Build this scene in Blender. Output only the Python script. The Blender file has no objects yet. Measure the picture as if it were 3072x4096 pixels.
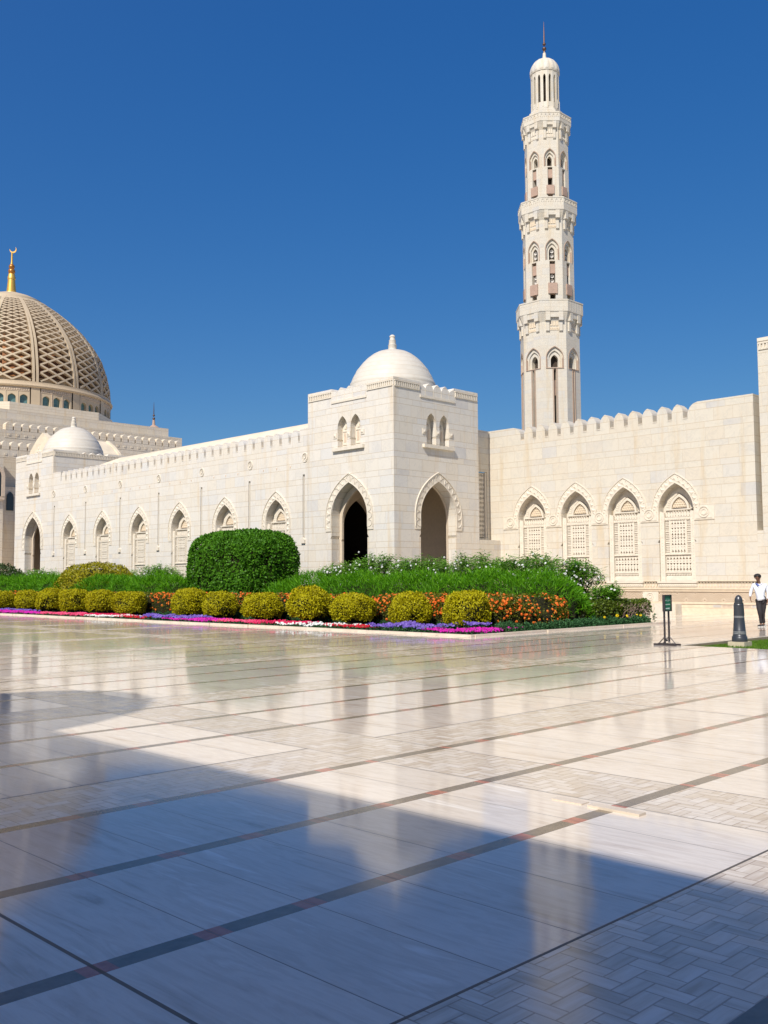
import bpy, bmesh, math, random
import numpy as np
from mathutils import Vector, Matrix, noise
from mathutils.geometry import tessellate_polygon
R = math.radians
random.seed(7)
rng = np.random.default_rng(11)
sc = bpy.context.scene
COL = sc.collection

# ------------------------------------------------------------------ camera
YAW, PITCH, ROLL, FPX, EYE = 0.7882342, 0.0702217, -0.0061959, 3890.83, 1.63
Fv = Vector((math.cos(YAW)*math.cos(PITCH), math.sin(YAW)*math.cos(PITCH), math.sin(PITCH)))
Rt = Vector((math.sin(YAW), -math.cos(YAW), 0)); Up = Rt.cross(Fv)
rv = Rt*math.cos(ROLL)+Up*math.sin(ROLL); uv = -Rt*math.sin(ROLL)+Up*math.cos(ROLL)
cam = bpy.data.objects.new('camera', bpy.data.cameras.new('camera')); COL.objects.link(cam)
M = Matrix((rv, uv, -Fv)).transposed().to_4x4(); M.translation = (0, 0, EYE)
cam.matrix_world = M
cam.data.sensor_fit = 'VERTICAL'; cam.data.sensor_height = 24; cam.data.lens = 24*FPX/4096
cam.data.clip_end = 3000; cam.data.clip_start = 0.05
sc.camera = cam

# ------------------------------------------------------------------ light
SUN = Vector((-0.668, -0.250, 0.706)).normalized()      # direction towards the sun
elev = math.asin(SUN.z); az = math.atan2(SUN.x, SUN.y)
w = bpy.data.worlds.new('World'); sc.world = w; w.use_nodes = True
nt = w.node_tree; bg = nt.nodes['Background']
sky = nt.nodes.new('ShaderNodeTexSky'); sky.sky_type = 'NISHITA'; sky.sun_disc = False
sky.sun_elevation = elev; sky.sun_rotation = az
sky.air_density = 1.0; sky.dust_density = 0.0; sky.ozone_density = 4.5; sky.altitude = 50
hs = nt.nodes.new('ShaderNodeHueSaturation'); hs.inputs['Saturation'].default_value = 1.33; hs.inputs['Value'].default_value = 1.0
nt.links.new(sky.outputs[0], hs.inputs['Color']); sep = nt.nodes.new('ShaderNodeSeparateColor'); cmb = nt.nodes.new('ShaderNodeCombineColor'); nt.links.new(hs.outputs[0], sep.inputs[0])
for ch, (g_, a_) in enumerate(((.69, .405), (.71, .557), (.51, .668))):     # soften the zenith to horizon contrast of the model sky
    m1 = nt.nodes.new('ShaderNodeMath'); m1.operation = 'MULTIPLY'; m1.inputs[1].default_value = .0989; nt.links.new(sep.outputs[ch], m1.inputs[0])
    m2 = nt.nodes.new('ShaderNodeMath'); m2.operation = 'POWER'; m2.inputs[1].default_value = g_; nt.links.new(m1.outputs[0], m2.inputs[0])
    m3 = nt.nodes.new('ShaderNodeMath'); m3.operation = 'MULTIPLY'; m3.inputs[1].default_value = a_*7.9; nt.links.new(m2.outputs[0], m3.inputs[0]); nt.links.new(m3.outputs[0], cmb.inputs[ch])
# warm glow added on the sun's side of the sky to fill the shade
tcw = nt.nodes.new('ShaderNodeTexCoord'); dp = nt.nodes.new('ShaderNodeVectorMath'); dp.operation = 'DOT_PRODUCT'; dp.inputs[1].default_value = SUN
nt.links.new(tcw.outputs['Generated'], dp.inputs[0])
ma = nt.nodes.new('ShaderNodeMath'); ma.operation = 'MULTIPLY_ADD'; ma.inputs[1].default_value = .5; ma.inputs[2].default_value = .5; nt.links.new(dp.outputs['Value'], ma.inputs[0])
mp = nt.nodes.new('ShaderNodeMath'); mp.operation = 'POWER'; mp.inputs[1].default_value = 4.5; nt.links.new(ma.outputs[0], mp.inputs[0])
au = nt.nodes.new('ShaderNodeVectorMath'); au.operation = 'SCALE'; au.inputs[0].default_value = (1.95, 1.35, .80); nt.links.new(mp.outputs[0], au.inputs['Scale'])
ad = nt.nodes.new('ShaderNodeVectorMath'); ad.operation = 'ADD'; nt.links.new(cmb.outputs[0], ad.inputs[0]); nt.links.new(au.outputs[0], ad.inputs[1])
nt.links.new(ad.outputs[0], bg.inputs['Color'])
bg.inputs['Strength'].default_value = 0.10
sl = bpy.data.lights.new('sun', 'SUN'); sl.energy = 4.15; sl.angle = R(0.53); sl.color = (1.0, 0.945, 0.86)
so = bpy.data.objects.new('sun', sl); COL.objects.link(so)
so.rotation_euler = SUN.to_track_quat('Z', 'Y').to_euler(); so.location = (0, 0, 60)
sc.view_settings.view_transform = 'Standard'; sc.view_settings.look = 'None'
sc.view_settings.exposure = 0.36; sc.view_settings.gamma = 1.0

# ------------------------------------------------------------------ node helper
class X:
    """tiny expression wrapper over math nodes"""
    def __init__(s, nt, o): s.nt, s.o = nt, o
    def _m(s, op, *a):
        n = s.nt.nodes.new('ShaderNodeMath'); n.operation = op
        for i, v in enumerate((s,)+a):
            if isinstance(v, X): s.nt.links.new(v.o, n.inputs[i])
            else: n.inputs[i].default_value = float(v)
        return X(s.nt, n.outputs[0])
    def __add__(s, b): return s._m('ADD', b)
    def __sub__(s, b): return s._m('SUBTRACT', b)
    def __mul__(s, b): return s._m('MULTIPLY', b)
    def __truediv__(s, b): return s._m('DIVIDE', b)
    def mod(s, b): return s._m('FLOORED_MODULO', b)
    def floor(s): return s._m('FLOOR')
    def abs(s): return s._m('ABSOLUTE')
    def lt(s, b): return s._m('LESS_THAN', b)
    def gt(s, b): return s._m('GREATER_THAN', b)
    def min(s, b): return s._m('MINIMUM', b)
    def max(s, b): return s._m('MAXIMUM', b)
    def inv(s): return (s*-1.0)+1.0
def combine(nt, x=0, y=0, z=0):
    n = nt.nodes.new('ShaderNodeCombineXYZ')
    for i, v in enumerate((x, y, z)):
        if isinstance(v, X): nt.links.new(v.o, n.inputs[i])
        else: n.inputs[i].default_value = v
    return n.outputs[0]
def white(nt, vec, col=False):
    n = nt.nodes.new('ShaderNodeTexWhiteNoise'); n.noise_dimensions = '3D'
    nt.links.new(vec, n.inputs['Vector']); return n.outputs['Color'] if col else X(nt, n.outputs['Value'])
def noise_n(nt, vec, scale=1, detail=3, rough=.5, dist=0):
    n = nt.nodes.new('ShaderNodeTexNoise'); n.inputs['Scale'].default_value = scale
    n.inputs['Detail'].default_value = detail; n.inputs['Roughness'].default_value = rough
    n.inputs['Distortion'].default_value = dist
    if vec is not None: nt.links.new(vec, n.inputs['Vector'])
    return X(nt, n.outputs[0])
def ramp(nt, fac, stops):
    n = nt.nodes.new('ShaderNodeValToRGB'); e = n.color_ramp.elements
    while len(e) < len(stops): e.new(.5)
    for el, (p, c) in zip(e, stops): el.position = p; el.color = (*c, 1)
    nt.links.new(fac.o if isinstance(fac, X) else fac, n.inputs[0]); return n.outputs[0]
def mixc(nt, fac, a, b, mode='MIX'):
    n = nt.nodes.new('ShaderNodeMix'); n.data_type = 'RGBA'; n.blend_type = mode
    for sck, v in ((n.inputs[0], fac), (n.inputs[6], a), (n.inputs[7], b)):
        if isinstance(v, X): nt.links.new(v.o, sck)
        elif isinstance(v, (int, float)): sck.default_value = v
        elif isinstance(v, tuple): sck.default_value = (*v, 1)
        else: nt.links.new(v, sck)
    return n.outputs[2]
def new_mat(name, rough=.7, spec=.5):
    m = bpy.data.materials.new(name); m.use_nodes = True
    b = m.node_tree.nodes['Principled BSDF']
    b.inputs['Roughness'].default_value = rough; b.inputs['Specular IOR Level'].default_value = spec
    return m, m.node_tree, b
def posxyz(nt, obj=False):
    if obj:
        g = nt.nodes.new('ShaderNodeTexCoord'); o = g.outputs['Object']
    else:
        g = nt.nodes.new('ShaderNodeNewGeometry'); o = g.outputs['Position']
    s = nt.nodes.new('ShaderNodeSeparateXYZ'); nt.links.new(o, s.inputs[0])
    return o, X(nt, s.outputs[0]), X(nt, s.outputs[1]), X(nt, s.outputs[2])
def bump(nt, b, h, strength=.3, dist=.02):
    n = nt.nodes.new('ShaderNodeBump'); n.inputs['Strength'].default_value = strength; n.inputs['Distance'].default_value = dist
    nt.links.new(h.o if isinstance(h, X) else h, n.inputs['Height']); nt.links.new(n.outputs[0], b.inputs['Normal'])

# ------------------------------------------------------------------ materials
def plain(name, col, rough=.6, metal=0, var=.12, scale=8, spec=.5):
    m, nt, b = new_mat(name, rough, spec)
    g = nt.nodes.new('ShaderNodeTexCoord')
    n = noise_n(nt, g.outputs['Object'], scale, 4)
    lo = tuple(c*(1-var) for c in col); hi = tuple(min(1, c*(1+var)) for c in col)
    nt.links.new(ramp(nt, n, [(.3, lo), (.7, hi)]), b.inputs['Base Color']); b.inputs['Metallic'].default_value = metal
    return m
def stone(name, warm=(.63,.555,.445), cream=(.63,.578,.485), grey=(.585,.56,.52), joint=(.44,.33,.20), blk=.93, z0=10.76, per=.9, split=.6, mode='wall', jw=.012, cx=0, cy=0, rad=1, greys=.25):
    m, nt, b = new_mat(name, .55, .35)
    P, x, y, z = posxyz(nt)
    if mode == 'wall': u = x+y
    else:   # round or polygonal plan: length round the axis
        dx = x-cx; dy = y-cy
        u = dx._m('ARCTAN2', dy)*rad
    v = z-z0; mrow = v.mod(per); per_i = (v/per).floor()
    nar = mrow.gt(split); row = per_i*2.0+nar
    jz = mrow.min((mrow-split).abs()).min((mrow*-1.0)+per)
    off = white(nt, combine(nt, row, 3.1, 0.0))
    uu = u/blk+off*7.0+(row.mod(2.0))*0.5
    bi = uu.floor(); f = uu-bi
    jx = f.min(f.inv())*blk
    rnd = white(nt, combine(nt, row, bi, 1.7)); rnd2 = white(nt, combine(nt, bi, row, 9.2))
    base = ramp(nt, rnd, [(0, cream), (.35, tuple(c*1.02 for c in cream)), (.60, tuple(.35*c+.65*d for c, d in zip(cream, warm))), (.78, tuple(.7*c+.3*d for c, d in zip(cream, warm))), (.90, tuple(.45*c+.55*d for c, d in zip(cream, grey))), (1, tuple(c*.985 for c in cream))])
    nz = noise_n(nt, P, 1.3, 6, .6, 1.5)
    vein = ramp(nt, nz, [(.36, (1, 1, 1)), (.50, (1, 1, 1)), (.545, (.90, .91, .93)), (.585, (1, 1, 1)), (.75, (.97, .95, .91))])
    base = mixc(nt, .8, base, vein, 'MULTIPLY')
    gz = noise_n(nt, P, .55, 5, .6)
    gmask = (rnd2.gt(.93))*(gz*2.2-.85)._m('MAXIMUM', 0.0)._m('MINIMUM', 1.0)
    base = mixc(nt, gmask*greys*2.6, base, (.46, .46, .48))
    fine = noise_n(nt, P, 9, 5, .65)
    base = mixc(nt, .55, base, ramp(nt, fine, [(.25, (.93, .92, .90)), (.7, (1.03, 1.03, 1.03))]), 'MULTIPLY')
    stain = noise_n(nt, combine(nt, u*1.6, 0.0, z*.16), 1, 4, .6)
    base = mixc(nt, .75, base, ramp(nt, stain, [(.30, (.93, .82, .66)), (.46, (1, 1, 1))]), 'MULTIPLY')
    jm = jz.lt(jw).max(jx.lt(jw*.55))
    base = mixc(nt, jm*.6, base, joint)
    nt.links.new(base, b.inputs['Base Color'])
    bump(nt, b, fine*.12+(jm*-1.0)+rnd*.25, .25, .01)
    return m
STONE = stone('cream_ashlar_marble')
STONE_W = stone('white_ashlar_marble', grey=(.63,.62,.60), cream=(.69,.645,.57), warm=(.69,.62,.51), greys=.30)
STONE_H = stone('sandstone_hall', warm=(.66,.565,.43), cream=(.67,.59,.47), grey=(.63,.57,.49), joint=(.45,.34,.23), blk=1.25, z0=23.4, per=1.1, split=.75, jw=.022)
MIN_C = (63.66, 45.07)
STONE_M = stone('minaret_marble', mode='round', cx=MIN_C[0], cy=MIN_C[1], rad=2.3, blk=.62, z0=.1, per=.82, split=.55, jw=.010, joint=(.52, .43, .32))
def dome_mat():
    m, nt, b = new_mat('dome_marble_bands', .5, .35)
    P, x, y, z = posxyz(nt)
    mr = z.mod(.27); row = (z/.27).floor(); rnd = white(nt, combine(nt, row, .3, 0.0))
    n = noise_n(nt, P, 1.6, 5, .6); n2 = noise_n(nt, combine(nt, x*2.0, y*2.0, row*3.0), 1.5, 2)
    base = ramp(nt, n*.5+n2*.35+rnd*.15, [(.3, (.57, .52, .44)), (.5, (.61, .565, .485)), (.7, (.56, .50, .41))])
    base = mixc(nt, (mr.lt(.02))*.5, base, (.48, .38, .26))
    nt.links.new(base, b.inputs['Base Color']); bump(nt, b, mr.lt(.02)*-1.0, .2, .01); return m
DOME = dome_mat()
CARVE = plain('carved_cream_stone', (.69, .62, .51), .6, var=.07, scale=5, spec=.3)
CARVE_P = plain('carved_peach_stone', (.69, .57, .42), .65, var=.08, scale=6, spec=.3)
CARVE_G = plain('carved_tan_relief', (.60, .48, .36), .65, var=.1, scale=6, spec=.3)
PINK = plain('pink_sandstone', (.42, .29, .22), .7, var=.1, scale=3)
PINKD = plain('pink_stone_trim', (.40, .28, .205), .7, var=.1, scale=3)
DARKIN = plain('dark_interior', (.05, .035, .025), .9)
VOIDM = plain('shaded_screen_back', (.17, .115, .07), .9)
INNER = plain('room_plaster', (.60, .50, .38), .8, var=.06)
GOLD = plain('gold_leaf', (.72, .43, .09), .42, metal=.55, var=.08)
GOLDB = plain('amber_gold', (.42, .17, .03), .3, metal=.5, var=.1)
BRONZE = plain('aged_bronze', (.14, .08, .055), .4, metal=.7)
LATT = plain('dome_lattice_stone', (.52, .41, .275), .65, var=.05, scale=1)
GLASS_T = plain('teal_window_glass', (.10, .19, .19), .15, var=.3, scale=2)
GLASS_D = plain('dark_window_glass', (.03, .035, .04), .12)
SPEAK = plain('speaker_grey', (.55, .52, .48), .4)
ROOFM = plain('vault_plaster', (.70, .60, .45), .75, var=.10, scale=1.2, spec=.2)
def inner_dome():
    m, nt, b = new_mat('timber_brown_inner_dome', .45, .4)
    P, x, y, z = posxyz(nt)
    mr = z.mod(1.05); row = (z/1.05).floor()
    n = noise_n(nt, combine(nt, x*.25, y*.25, z*2.0), 1.0, 3)
    base = ramp(nt, n, [(.3, (.20, .075, .022)), (.6, (.34, .14, .045)), (.8, (.46, .22, .07))])
    base = mixc(nt, (mr.lt(.12))*.7, base, (.10, .05, .03)); nt.links.new(base, b.inputs['Base Color']); return m
INDOME = inner_dome()

def floor_mat():
    m, nt, b = new_mat('polished_travertine_paving', .08, .5)
    P, x, y, z = posxyz(nt)
    q = (y-6.36).mod(4.745); p = (x-6.24).mod(9.17)
    row = ((y-6.36)/4.745).floor()
    yband = q.lt(1.0); xband = p.lt(.93)
    sw = .12
    strip = q.lt(sw).max(((q-2.25).abs()).lt(sw/2)).max(((q-3.51).abs()).lt(sw/2))
    # tiles
    k = (p-.93)/.588; kf = k.floor(); fx = (k-kf)
    jx = fx.min(fx.inv())*.588
    seg = q.gt(1.0)+q.gt(2.25)+q.gt(3.51)
    inx = xband.inv(); 
    tile_rnd = white(nt, combine(nt, kf+(((x-6.24)/9.17).floor())*17.0, seg+row*5.0, .5))
    tj = jx.lt(.0034)*yband.inv()*inx
    expn = ((p-5.046).abs().lt(.011)).max((p.lt(.006))).max(((p-.93).abs()).lt(.005)) .max(((q-1.0).abs()).lt(.009)*xband.inv())
    hb = (yband).max(xband)*strip.inv()
    # herringbone inside the bands
    wd = .093
    cu = x/wd; cv = (y-6.48)/wd
    i = cu.floor(); j = cv.floor(); fu = cu-i; fv = cv-j
    kk = (i-j).mod(4.0)
    e = .045
    L, Rr, B, T = fu.lt(e), fu.gt(1-e), fv.lt(e), fv.gt(1-e)
    k0 = kk.lt(.5); k1 = (kk-1.0).abs().lt(.5); k2 = (kk-2.0).abs().lt(.5); k3 = kk.gt(2.5)
    hj = (k0*(L.max(B).max(T))).max(k1*(Rr.max(B).max(T))).max(k3*(L.max(Rr).max(B))).max(k2*(L.max(Rr).max(T)))
    bi = i-k1; bj = j-k2
    hr = white(nt, combine(nt, bi, bj, 4.4))
    horiz = k0.max(k1)
    # stone colour: cut streaks run along y
    s1 = noise_n(nt, combine(nt, x*9.0+tile_rnd*30.0, y*1.1+tile_rnd*11.0, tile_rnd*9.0), 1.0, 6, .62, .6)
    s2 = noise_n(nt, combine(nt, x*2.2, y*.7, tile_rnd*5.0), 1.0, 4, .55, .8)
    trav = ramp(nt, s1*.6+s2*.4, [(.34, (.52, .425, .33)), (.42, (.67, .575, .475)), (.49, (.75, .665, .565)), (.55, (.67, .58, .48)), (.60, (.76, .68, .585)), (.66, (.86, .80, .72))])
    trav = mixc(nt, .5, trav, ramp(nt, tile_rnd, [(0, (.92, .90, .87)), (.5, (1, 1, 1)), (1, (1.04, 1.02, .99))]), 'MULTIPLY')
    sa = noise_n(nt, combine(nt, x*22.0, y*2.5, hr*9.0), 1.0, 4, .6); sb = noise_n(nt, combine(nt, x*2.5, y*22.0, hr*9.0), 1.0, 4, .6)
    sh = sa*(horiz.inv())+sb*horiz
    herr = ramp(nt, sh*.8+hr*.2, [(.32, (.51, .405, .295)), (.5, (.66, .565, .45)), (.68, (.78, .70, .60))])
    herr = mixc(nt, hj*.6, herr, (.26, .17, .105))
    base = mixc(nt, hb, trav, herr)
    sn = noise_n(nt, P, 14, 4, .6); sn2 = noise_n(nt, P, 3, 3, .6)
    brown = ramp(nt, sn*.5+sn2*.5, [(.35, (.135, .098, .062)), (.65, (.225, .175, .12))])
    red = ramp(nt, sn, [(.3, (.34, .10, .06)), (.7, (.50, .19, .12))])
    base = mixc(nt, strip, base, brown)
    redm = strip*(((p-.93-.075).mod(.588)).gt(.588-.15))*inx
    base = mixc(nt, redm, base, red)
    joint = (tj*.85).max(expn*.95)
    base = mixc(nt, joint, base, (.06, .05, .04))
    dirt = noise_n(nt, P, .35, 5, .65); dirt2 = noise_n(nt, P, 1.1, 6, .7)
    base = mixc(nt, .55, base, ramp(nt, dirt*.5+dirt2*.5, [(.36, (.84, .82, .80)), (.50, (1.0, 1.0, 1.0))]), 'MULTIPLY')
    # a few scuffed stains
    spots = noise_n(nt, P, .9, 3, .5)
    base = mixc(nt, .8, base, ramp(nt, spots, [(.70, (1, 1, 1)), (.80, (.78, .70, .60))]), 'MULTIPLY')
    nt.links.new(base, b.inputs['Base Color'])
    rgh = noise_n(nt, P, 2.3, 5, .65)*.06+dirt2*.05+.03+hb*.05+joint*.4+hr*hb*.06+strip*.07
    nt.links.new(rgh.o, b.inputs['Roughness'])
    wv = noise_n(nt, combine(nt, x*1.0+tile_rnd*5.0, y*1.0, tile_rnd*7.0), 1.1, 2, .5)
    bump(nt, b, wv*1.0+(joint*-.08)+(hb*hj*-.08)+(hr*hb*.05)+tile_rnd*0.02, .05, .02)
    return m
FLOOR = floor_mat()

def leaf_mat(name, cols, trans=.25, rough=.45, spec=.4, tcol=None):
    m = bpy.data.materials.new(name); m.use_nodes = True; nt = m.node_tree; b = nt.nodes['Principled BSDF']
    out = nt.nodes['Material Output']
    g = nt.nodes.new('ShaderNodeNewGeometry'); rnd = X(nt, g.outputs['Random Per Island'])
    big = noise_n(nt, g.outputs['Position'], 1.7, 3, .6)
    n = len(cols); c = ramp(nt, rnd*.75+big*.5-.12, [(i/(n-1) if n > 1 else 0, cc) for i, cc in enumerate(cols)])
    nt.links.new(c, b.inputs['Base Color']); b.inputs['Roughness'].default_value = rough; b.inputs['Specular IOR Level'].default_value = spec
    t = nt.nodes.new('ShaderNodeBsdfTranslucent'); mx = nt.nodes.new('ShaderNodeMixShader'); mx.inputs[0].default_value = trans
    tc = mixc(nt, 1.0, c, tcol or (1.25, 1.35, .6), 'MULTIPLY'); nt.links.new(tc, t.inputs[0])
    nt.links.new(b.outputs[0], mx.inputs[1]); nt.links.new(t.outputs[0], mx.inputs[2]); nt.links.new(mx.outputs[0], out.inputs[0])
    return m
L_BIG = leaf_mat('glossy_green_leaves', [(.022, .075, .003), (.045, .145, .006), (.075, .21, .010), (.11, .27, .016)], .22, .5, .16)
L_YEL = leaf_mat('yellow_green_leaves', [(.22, .20, .003), (.36, .325, .004), (.48, .44, .006), (.58, .54, .010)], .25, .55, .2, (1.2, 1.1, .5))
L_YEL2 = leaf_mat('olive_yellow_leaves', [(.15, .15, .004), (.28, .255, .005), (.40, .36, .008)], .22, .5, .25, (1.2, 1.1, .5))
L_FEA = leaf_mat('feathery_bright_leaves', [(.03, .12, .002), (.065, .215, .003), (.11, .31, .006), (.19, .42, .012)], .3, .55, .2)
L_WHI = leaf_mat('lanceolate_leaves', [(.04, .14, .006), (.085, .24, .012), (.15, .33, .025), (.24, .42, .05)], .25, .4, .5)
L_MAR = leaf_mat('olive_hedge_leaves', [(.06, .075, .004), (.12, .135, .007), (.18, .19, .010)], .2, .5, .3)
L_GRY = leaf_mat('bluish_green_leaves', [(.02, .07, .025), (.045, .13, .045), (.075, .18, .065)], .15, .6, .2, (.9, 1.1, .9))
L_BOX = leaf_mat('boxwood_leaves', [(.03, .055, .004), (.075, .12, .008), (.15, .20, .015)], .2, .45, .4)
L_DRK = leaf_mat('dark_tree_leaves', [(.012, .03, .004), (.03, .06, .008), (.05, .10, .012)], .2, .45, .4)
CORE = plain('foliage_core', (.022, .022, .010), .95, var=.3, spec=.1)  # solid dark shell added inside the foliage to block light and see-through
TWIG = plain('brown_twigs', (.16, .11, .075), .8, var=.3)
TWIGP = plain('bare_pinkish_twigs', (.32, .22, .18), .8, var=.2)
def petal(name, cols, tr=.3):
    return leaf_mat(name, cols, tr, .6, .2, (1.1, 1.0, 1.0))
P_WHT = petal('white_petals', [(.75, .77, .74), (.85, .86, .84)])
P_ORG = petal('orange_petals', [(.75, .11, .012), (.85, .19, .025), (.88, .28, .05)])
P_MAG = petal('magenta_petals', [(.42, .006, .25), (.62, .015, .40), (.70, .03, .50)])
P_VIO = petal('violet_petals', [(.09, .05, .30), (.18, .11, .48), (.34, .24, .66)])
P_PNK = petal('pink_petals', [(.65, .03, .12), (.80, .08, .20), (.85, .15, .30)])
P_RED = petal('red_petals', [(.40, .004, .02), (.58, .008, .025), (.62, .02, .07)])
P_CRI = petal('crimson_petals', [(.50, .004, .06), (.70, .01, .10), (.75, .04, .15)])
P_LEM = petal('yellow_petals', [(.80, .55, .01), (.85, .65, .02)])
SOIL = plain('dark_soil', (.09, .065, .045), .95, var=.35, scale=5)
KERBM = plain('pale_kerb_stone', (.66, .56, .44), .5, var=.10, scale=2)
KERBB = plain('brown_kerb_side', (.33, .25, .17), .6, var=.12, scale=2)
def grass_mat():
    m, nt, b = new_mat('mown_grass', .8, .2); P, x, y, z = posxyz(nt)
    n = noise_n(nt, P, 6, 6, .7); n2 = noise_n(nt, P, 60, 3, .7)
    nt.links.new(ramp(nt, n*.5+n2*.5, [(.3, (.05, .12, .01)), (.5, (.09, .18, .015)), (.68, (.17, .22, .03))]), b.inputs['Base Color'])
    bump(nt, b, n2, .8, .03); return m
GRASSM = grass_mat()
L_GRS = leaf_mat('grass_blades', [(.05, .13, .008), (.10, .21, .015), (.17, .27, .03)], .3, .6, .2)

# ------------------------------------------------------------------ mesh helper
def loc_of(o):
    v = Vector(o.location)
    while o.parent: o = o.parent; v = v+Vector(o.location)
    return v
class MB:
    def __init__(s): s.v, s.f, s.m = [], [], []
    def add(s, vs, fs, m=0):
        n = len(s.v); s.v += [tuple(v) for v in vs]; s.f += [tuple(i+n for i in f) for f in fs]; s.m += [m]*len(fs); return s
    def box(s, a, b, m=0, P=None):
        x0, y0, z0 = a; x1, y1, z1 = b
        vs = [(x0,y0,z0),(x1,y0,z0),(x1,y1,z0),(x0,y1,z0),(x0,y0,z1),(x1,y0,z1),(x1,y1,z1),(x0,y1,z1)]
        if P: vs = [P(*v) for v in vs]
        return s.add(vs, [(0,3,2,1),(4,5,6,7),(0,1,5,4),(1,2,6,5),(2,3,7,6),(3,0,4,7)], m)
    def extrude(s, poly, d0, d1, P, m=0, cap=(True, True)):
        """poly: list of (u,z); extruded from depth d0 to d1"""
        n = len(poly); A = [P(u, d0, z) for u, z in poly]; B = [P(u, d1, z) for u, z in poly]
        fs = [(i, (i+1) % n, n+(i+1) % n, n+i) for i in range(n)]
        s.add(A+B, fs, m)
        tri = tessellate_polygon([[Vector((u, z, 0)) for u, z in poly]])
        if cap[0]: s.add(A, tri, m)
        if cap[1]: s.add(B, tri, m)
        return s
    def sheet(s, outer, holes, P, d=0.0, reveal=0.0, m=0, mr=None):
        """flat face with holes and jambs going inwards by reveal"""
        loops = [outer]+holes; fl = [p for l in loops for p in l]
        tri = tessellate_polygon([[Vector((u, z, 0)) for u, z in l] for l in loops])
        s.add([P(u, d, z) for u, z in fl], tri, m)
        if reveal:
            for k, h in enumerate(holes):
                rr = reveal[k] if isinstance(reveal, (list, tuple)) else reveal
                n = len(h); s.add([P(u, d, z) for u, z in h]+[P(u, d+rr, z) for u, z in h], [(i, (i+1) % n, n+(i+1) % n, n+i) for i in range(n)], m if mr is None else mr)
        return s
    def lathe(s, prof, c=(0, 0, 0), n=32, m=0, a0=0, a1=2*math.pi, mod=None):
        cx, cy, cz = c; full = abs(a1-a0-2*math.pi) < 1e-6; k = n if full else n+1
        vs = []
        for r, z in prof:
            for i in range(k):
                a = a0+(a1-a0)*i/n; rr = r*(mod(a, z) if mod else 1); vs.append((cx+rr*math.cos(a), cy+rr*math.sin(a), cz+z))
        fs = []
        for j in range(len(prof)-1):
            for i in range(n):
                i2 = (i+1) % k; fs.append((j*k+i, j*k+i2, (j+1)*k+i2, (j+1)*k+i))
        return s.add(vs, fs, m)
    def tube(s, pts, rad, n=6, m=0):
        pts = [Vector(p) for p in pts]; rings = []
        rad = rad if isinstance(rad, (list, tuple)) else [rad]*len(pts)
        for i, p in enumerate(pts):
            t = (pts[min(i+1, len(pts)-1)]-pts[max(i-1, 0)]).normalized()
            a = t.cross(Vector((0, 0, 1)));  a = a.normalized() if a.length > 1e-4 else Vector((1, 0, 0)); b2 = t.cross(a)
            rings += [p+(a*math.cos(2*math.pi*k/n)+b2*math.sin(2*math.pi*k/n))*rad[i] for k in range(n)]
        fs = [(i*n+k, i*n+(k+1) % n, (i+1)*n+(k+1) % n, (i+1)*n+k) for i in range(len(pts)-1) for k in range(n)]
        fs += [tuple(range(n)), tuple(range((len(pts)-1)*n, len(pts)*n))]
        return s.add(rings, fs, m)
    def build(s, name, mats, parent=None, loc=None, rotz=0, smooth=False, world=True):
        """world=True: the vertices are world positions and the origin goes to the parent's base"""
        me = bpy.data.meshes.new(name)
        base = Vector((0, 0, 0))
        if world: base = Vector(loc) if loc is not None else (loc_of(parent) if parent else base)
        me.from_pydata([(x-base.x, y-base.y, z-base.z) for x, y, z in s.v], [], s.f)
        for mt in (mats if isinstance(mats, (list, tuple)) else [mats]): me.materials.append(mt)
        if any(s.m): me.polygons.foreach_set('material_index', s.m)
        if smooth:
            me.polygons.foreach_set('use_smooth', [True]*len(s.f))
            try: me.set_sharp_from_angle(angle=R(38))
            except Exception: pass
        o = bpy.data.objects.new(name, me); COL.objects.link(o)
        if parent: o.parent = parent
        if world: o.location = base-(loc_of(parent) if parent else Vector((0, 0, 0)))
        else: o.location = loc or (0, 0, 0); o.rotation_euler = (0, 0, rotz)
        return o
def tag(o, label=None, cat=None, group=None, kind=None):
    if label: o['label'] = label
    if cat: o['category'] = cat
    if group: o['group'] = group
    if kind: o['kind'] = kind
    return o
def thing(name, loc, label, cat, group=None):
    o = bpy.data.objects.new(name, None); COL.objects.link(o); o.location = loc; o.empty_display_size = .3
    return tag(o, label, cat, group)
def part_at(name, loc, parent, rotz=0):
    o = bpy.data.objects.new(name, None); COL.objects.link(o); o.parent = parent; o.location = loc; o.rotation_euler = (0, 0, rotz); return o
def dup(o, parent, loc, rotz=None):
    c = o.copy(); COL.objects.link(c); c.parent = parent; c.location = loc
    if rotz is not None: c.rotation_euler = (0, 0, rotz)
    for ch in list(o.children):
        d = ch.copy(); COL.objects.link(d); d.parent = c
    return c
def arch_curve(hw, h, n=9):
    """pointed arch from (-hw,0) over (0,h) to (hw,0)"""
    out = []
    for i in range(n+1):
        t = i/n; a = (1-t)
        u = hw*(a**3+3*a*a*t*1.0+3*a*t*t*.50); z = h*(3*a*a*t*.50+3*a*t*t*.83+t**3)
        out.append((u, z))
    return [(-u, z) for u, z in out]+[(u, z) for u, z in reversed(out[:-1])]
def arch(cx, hw, zb, zs, za, n=9, notch=None):
    """closed outline of an arched opening; notch=(z, flare, hw_below)"""
    top = [(cx+u, zs+z) for u, z in arch_curve(hw, za-zs, n)]
    if notch:
        zn, fl, hb = notch
        left = [(cx-hb, zb), (cx-hb, zn), (cx-hw-fl, zn), (cx-hw, zn+fl*1.6)]
        right = [(cx+hw, zn+fl*1.6), (cx+hw+fl, zn), (cx+hb, zn), (cx+hb, zb)]
        return left+top+right
    return [(cx-hw, zb)]+top+[(cx+hw, zb)]
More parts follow.
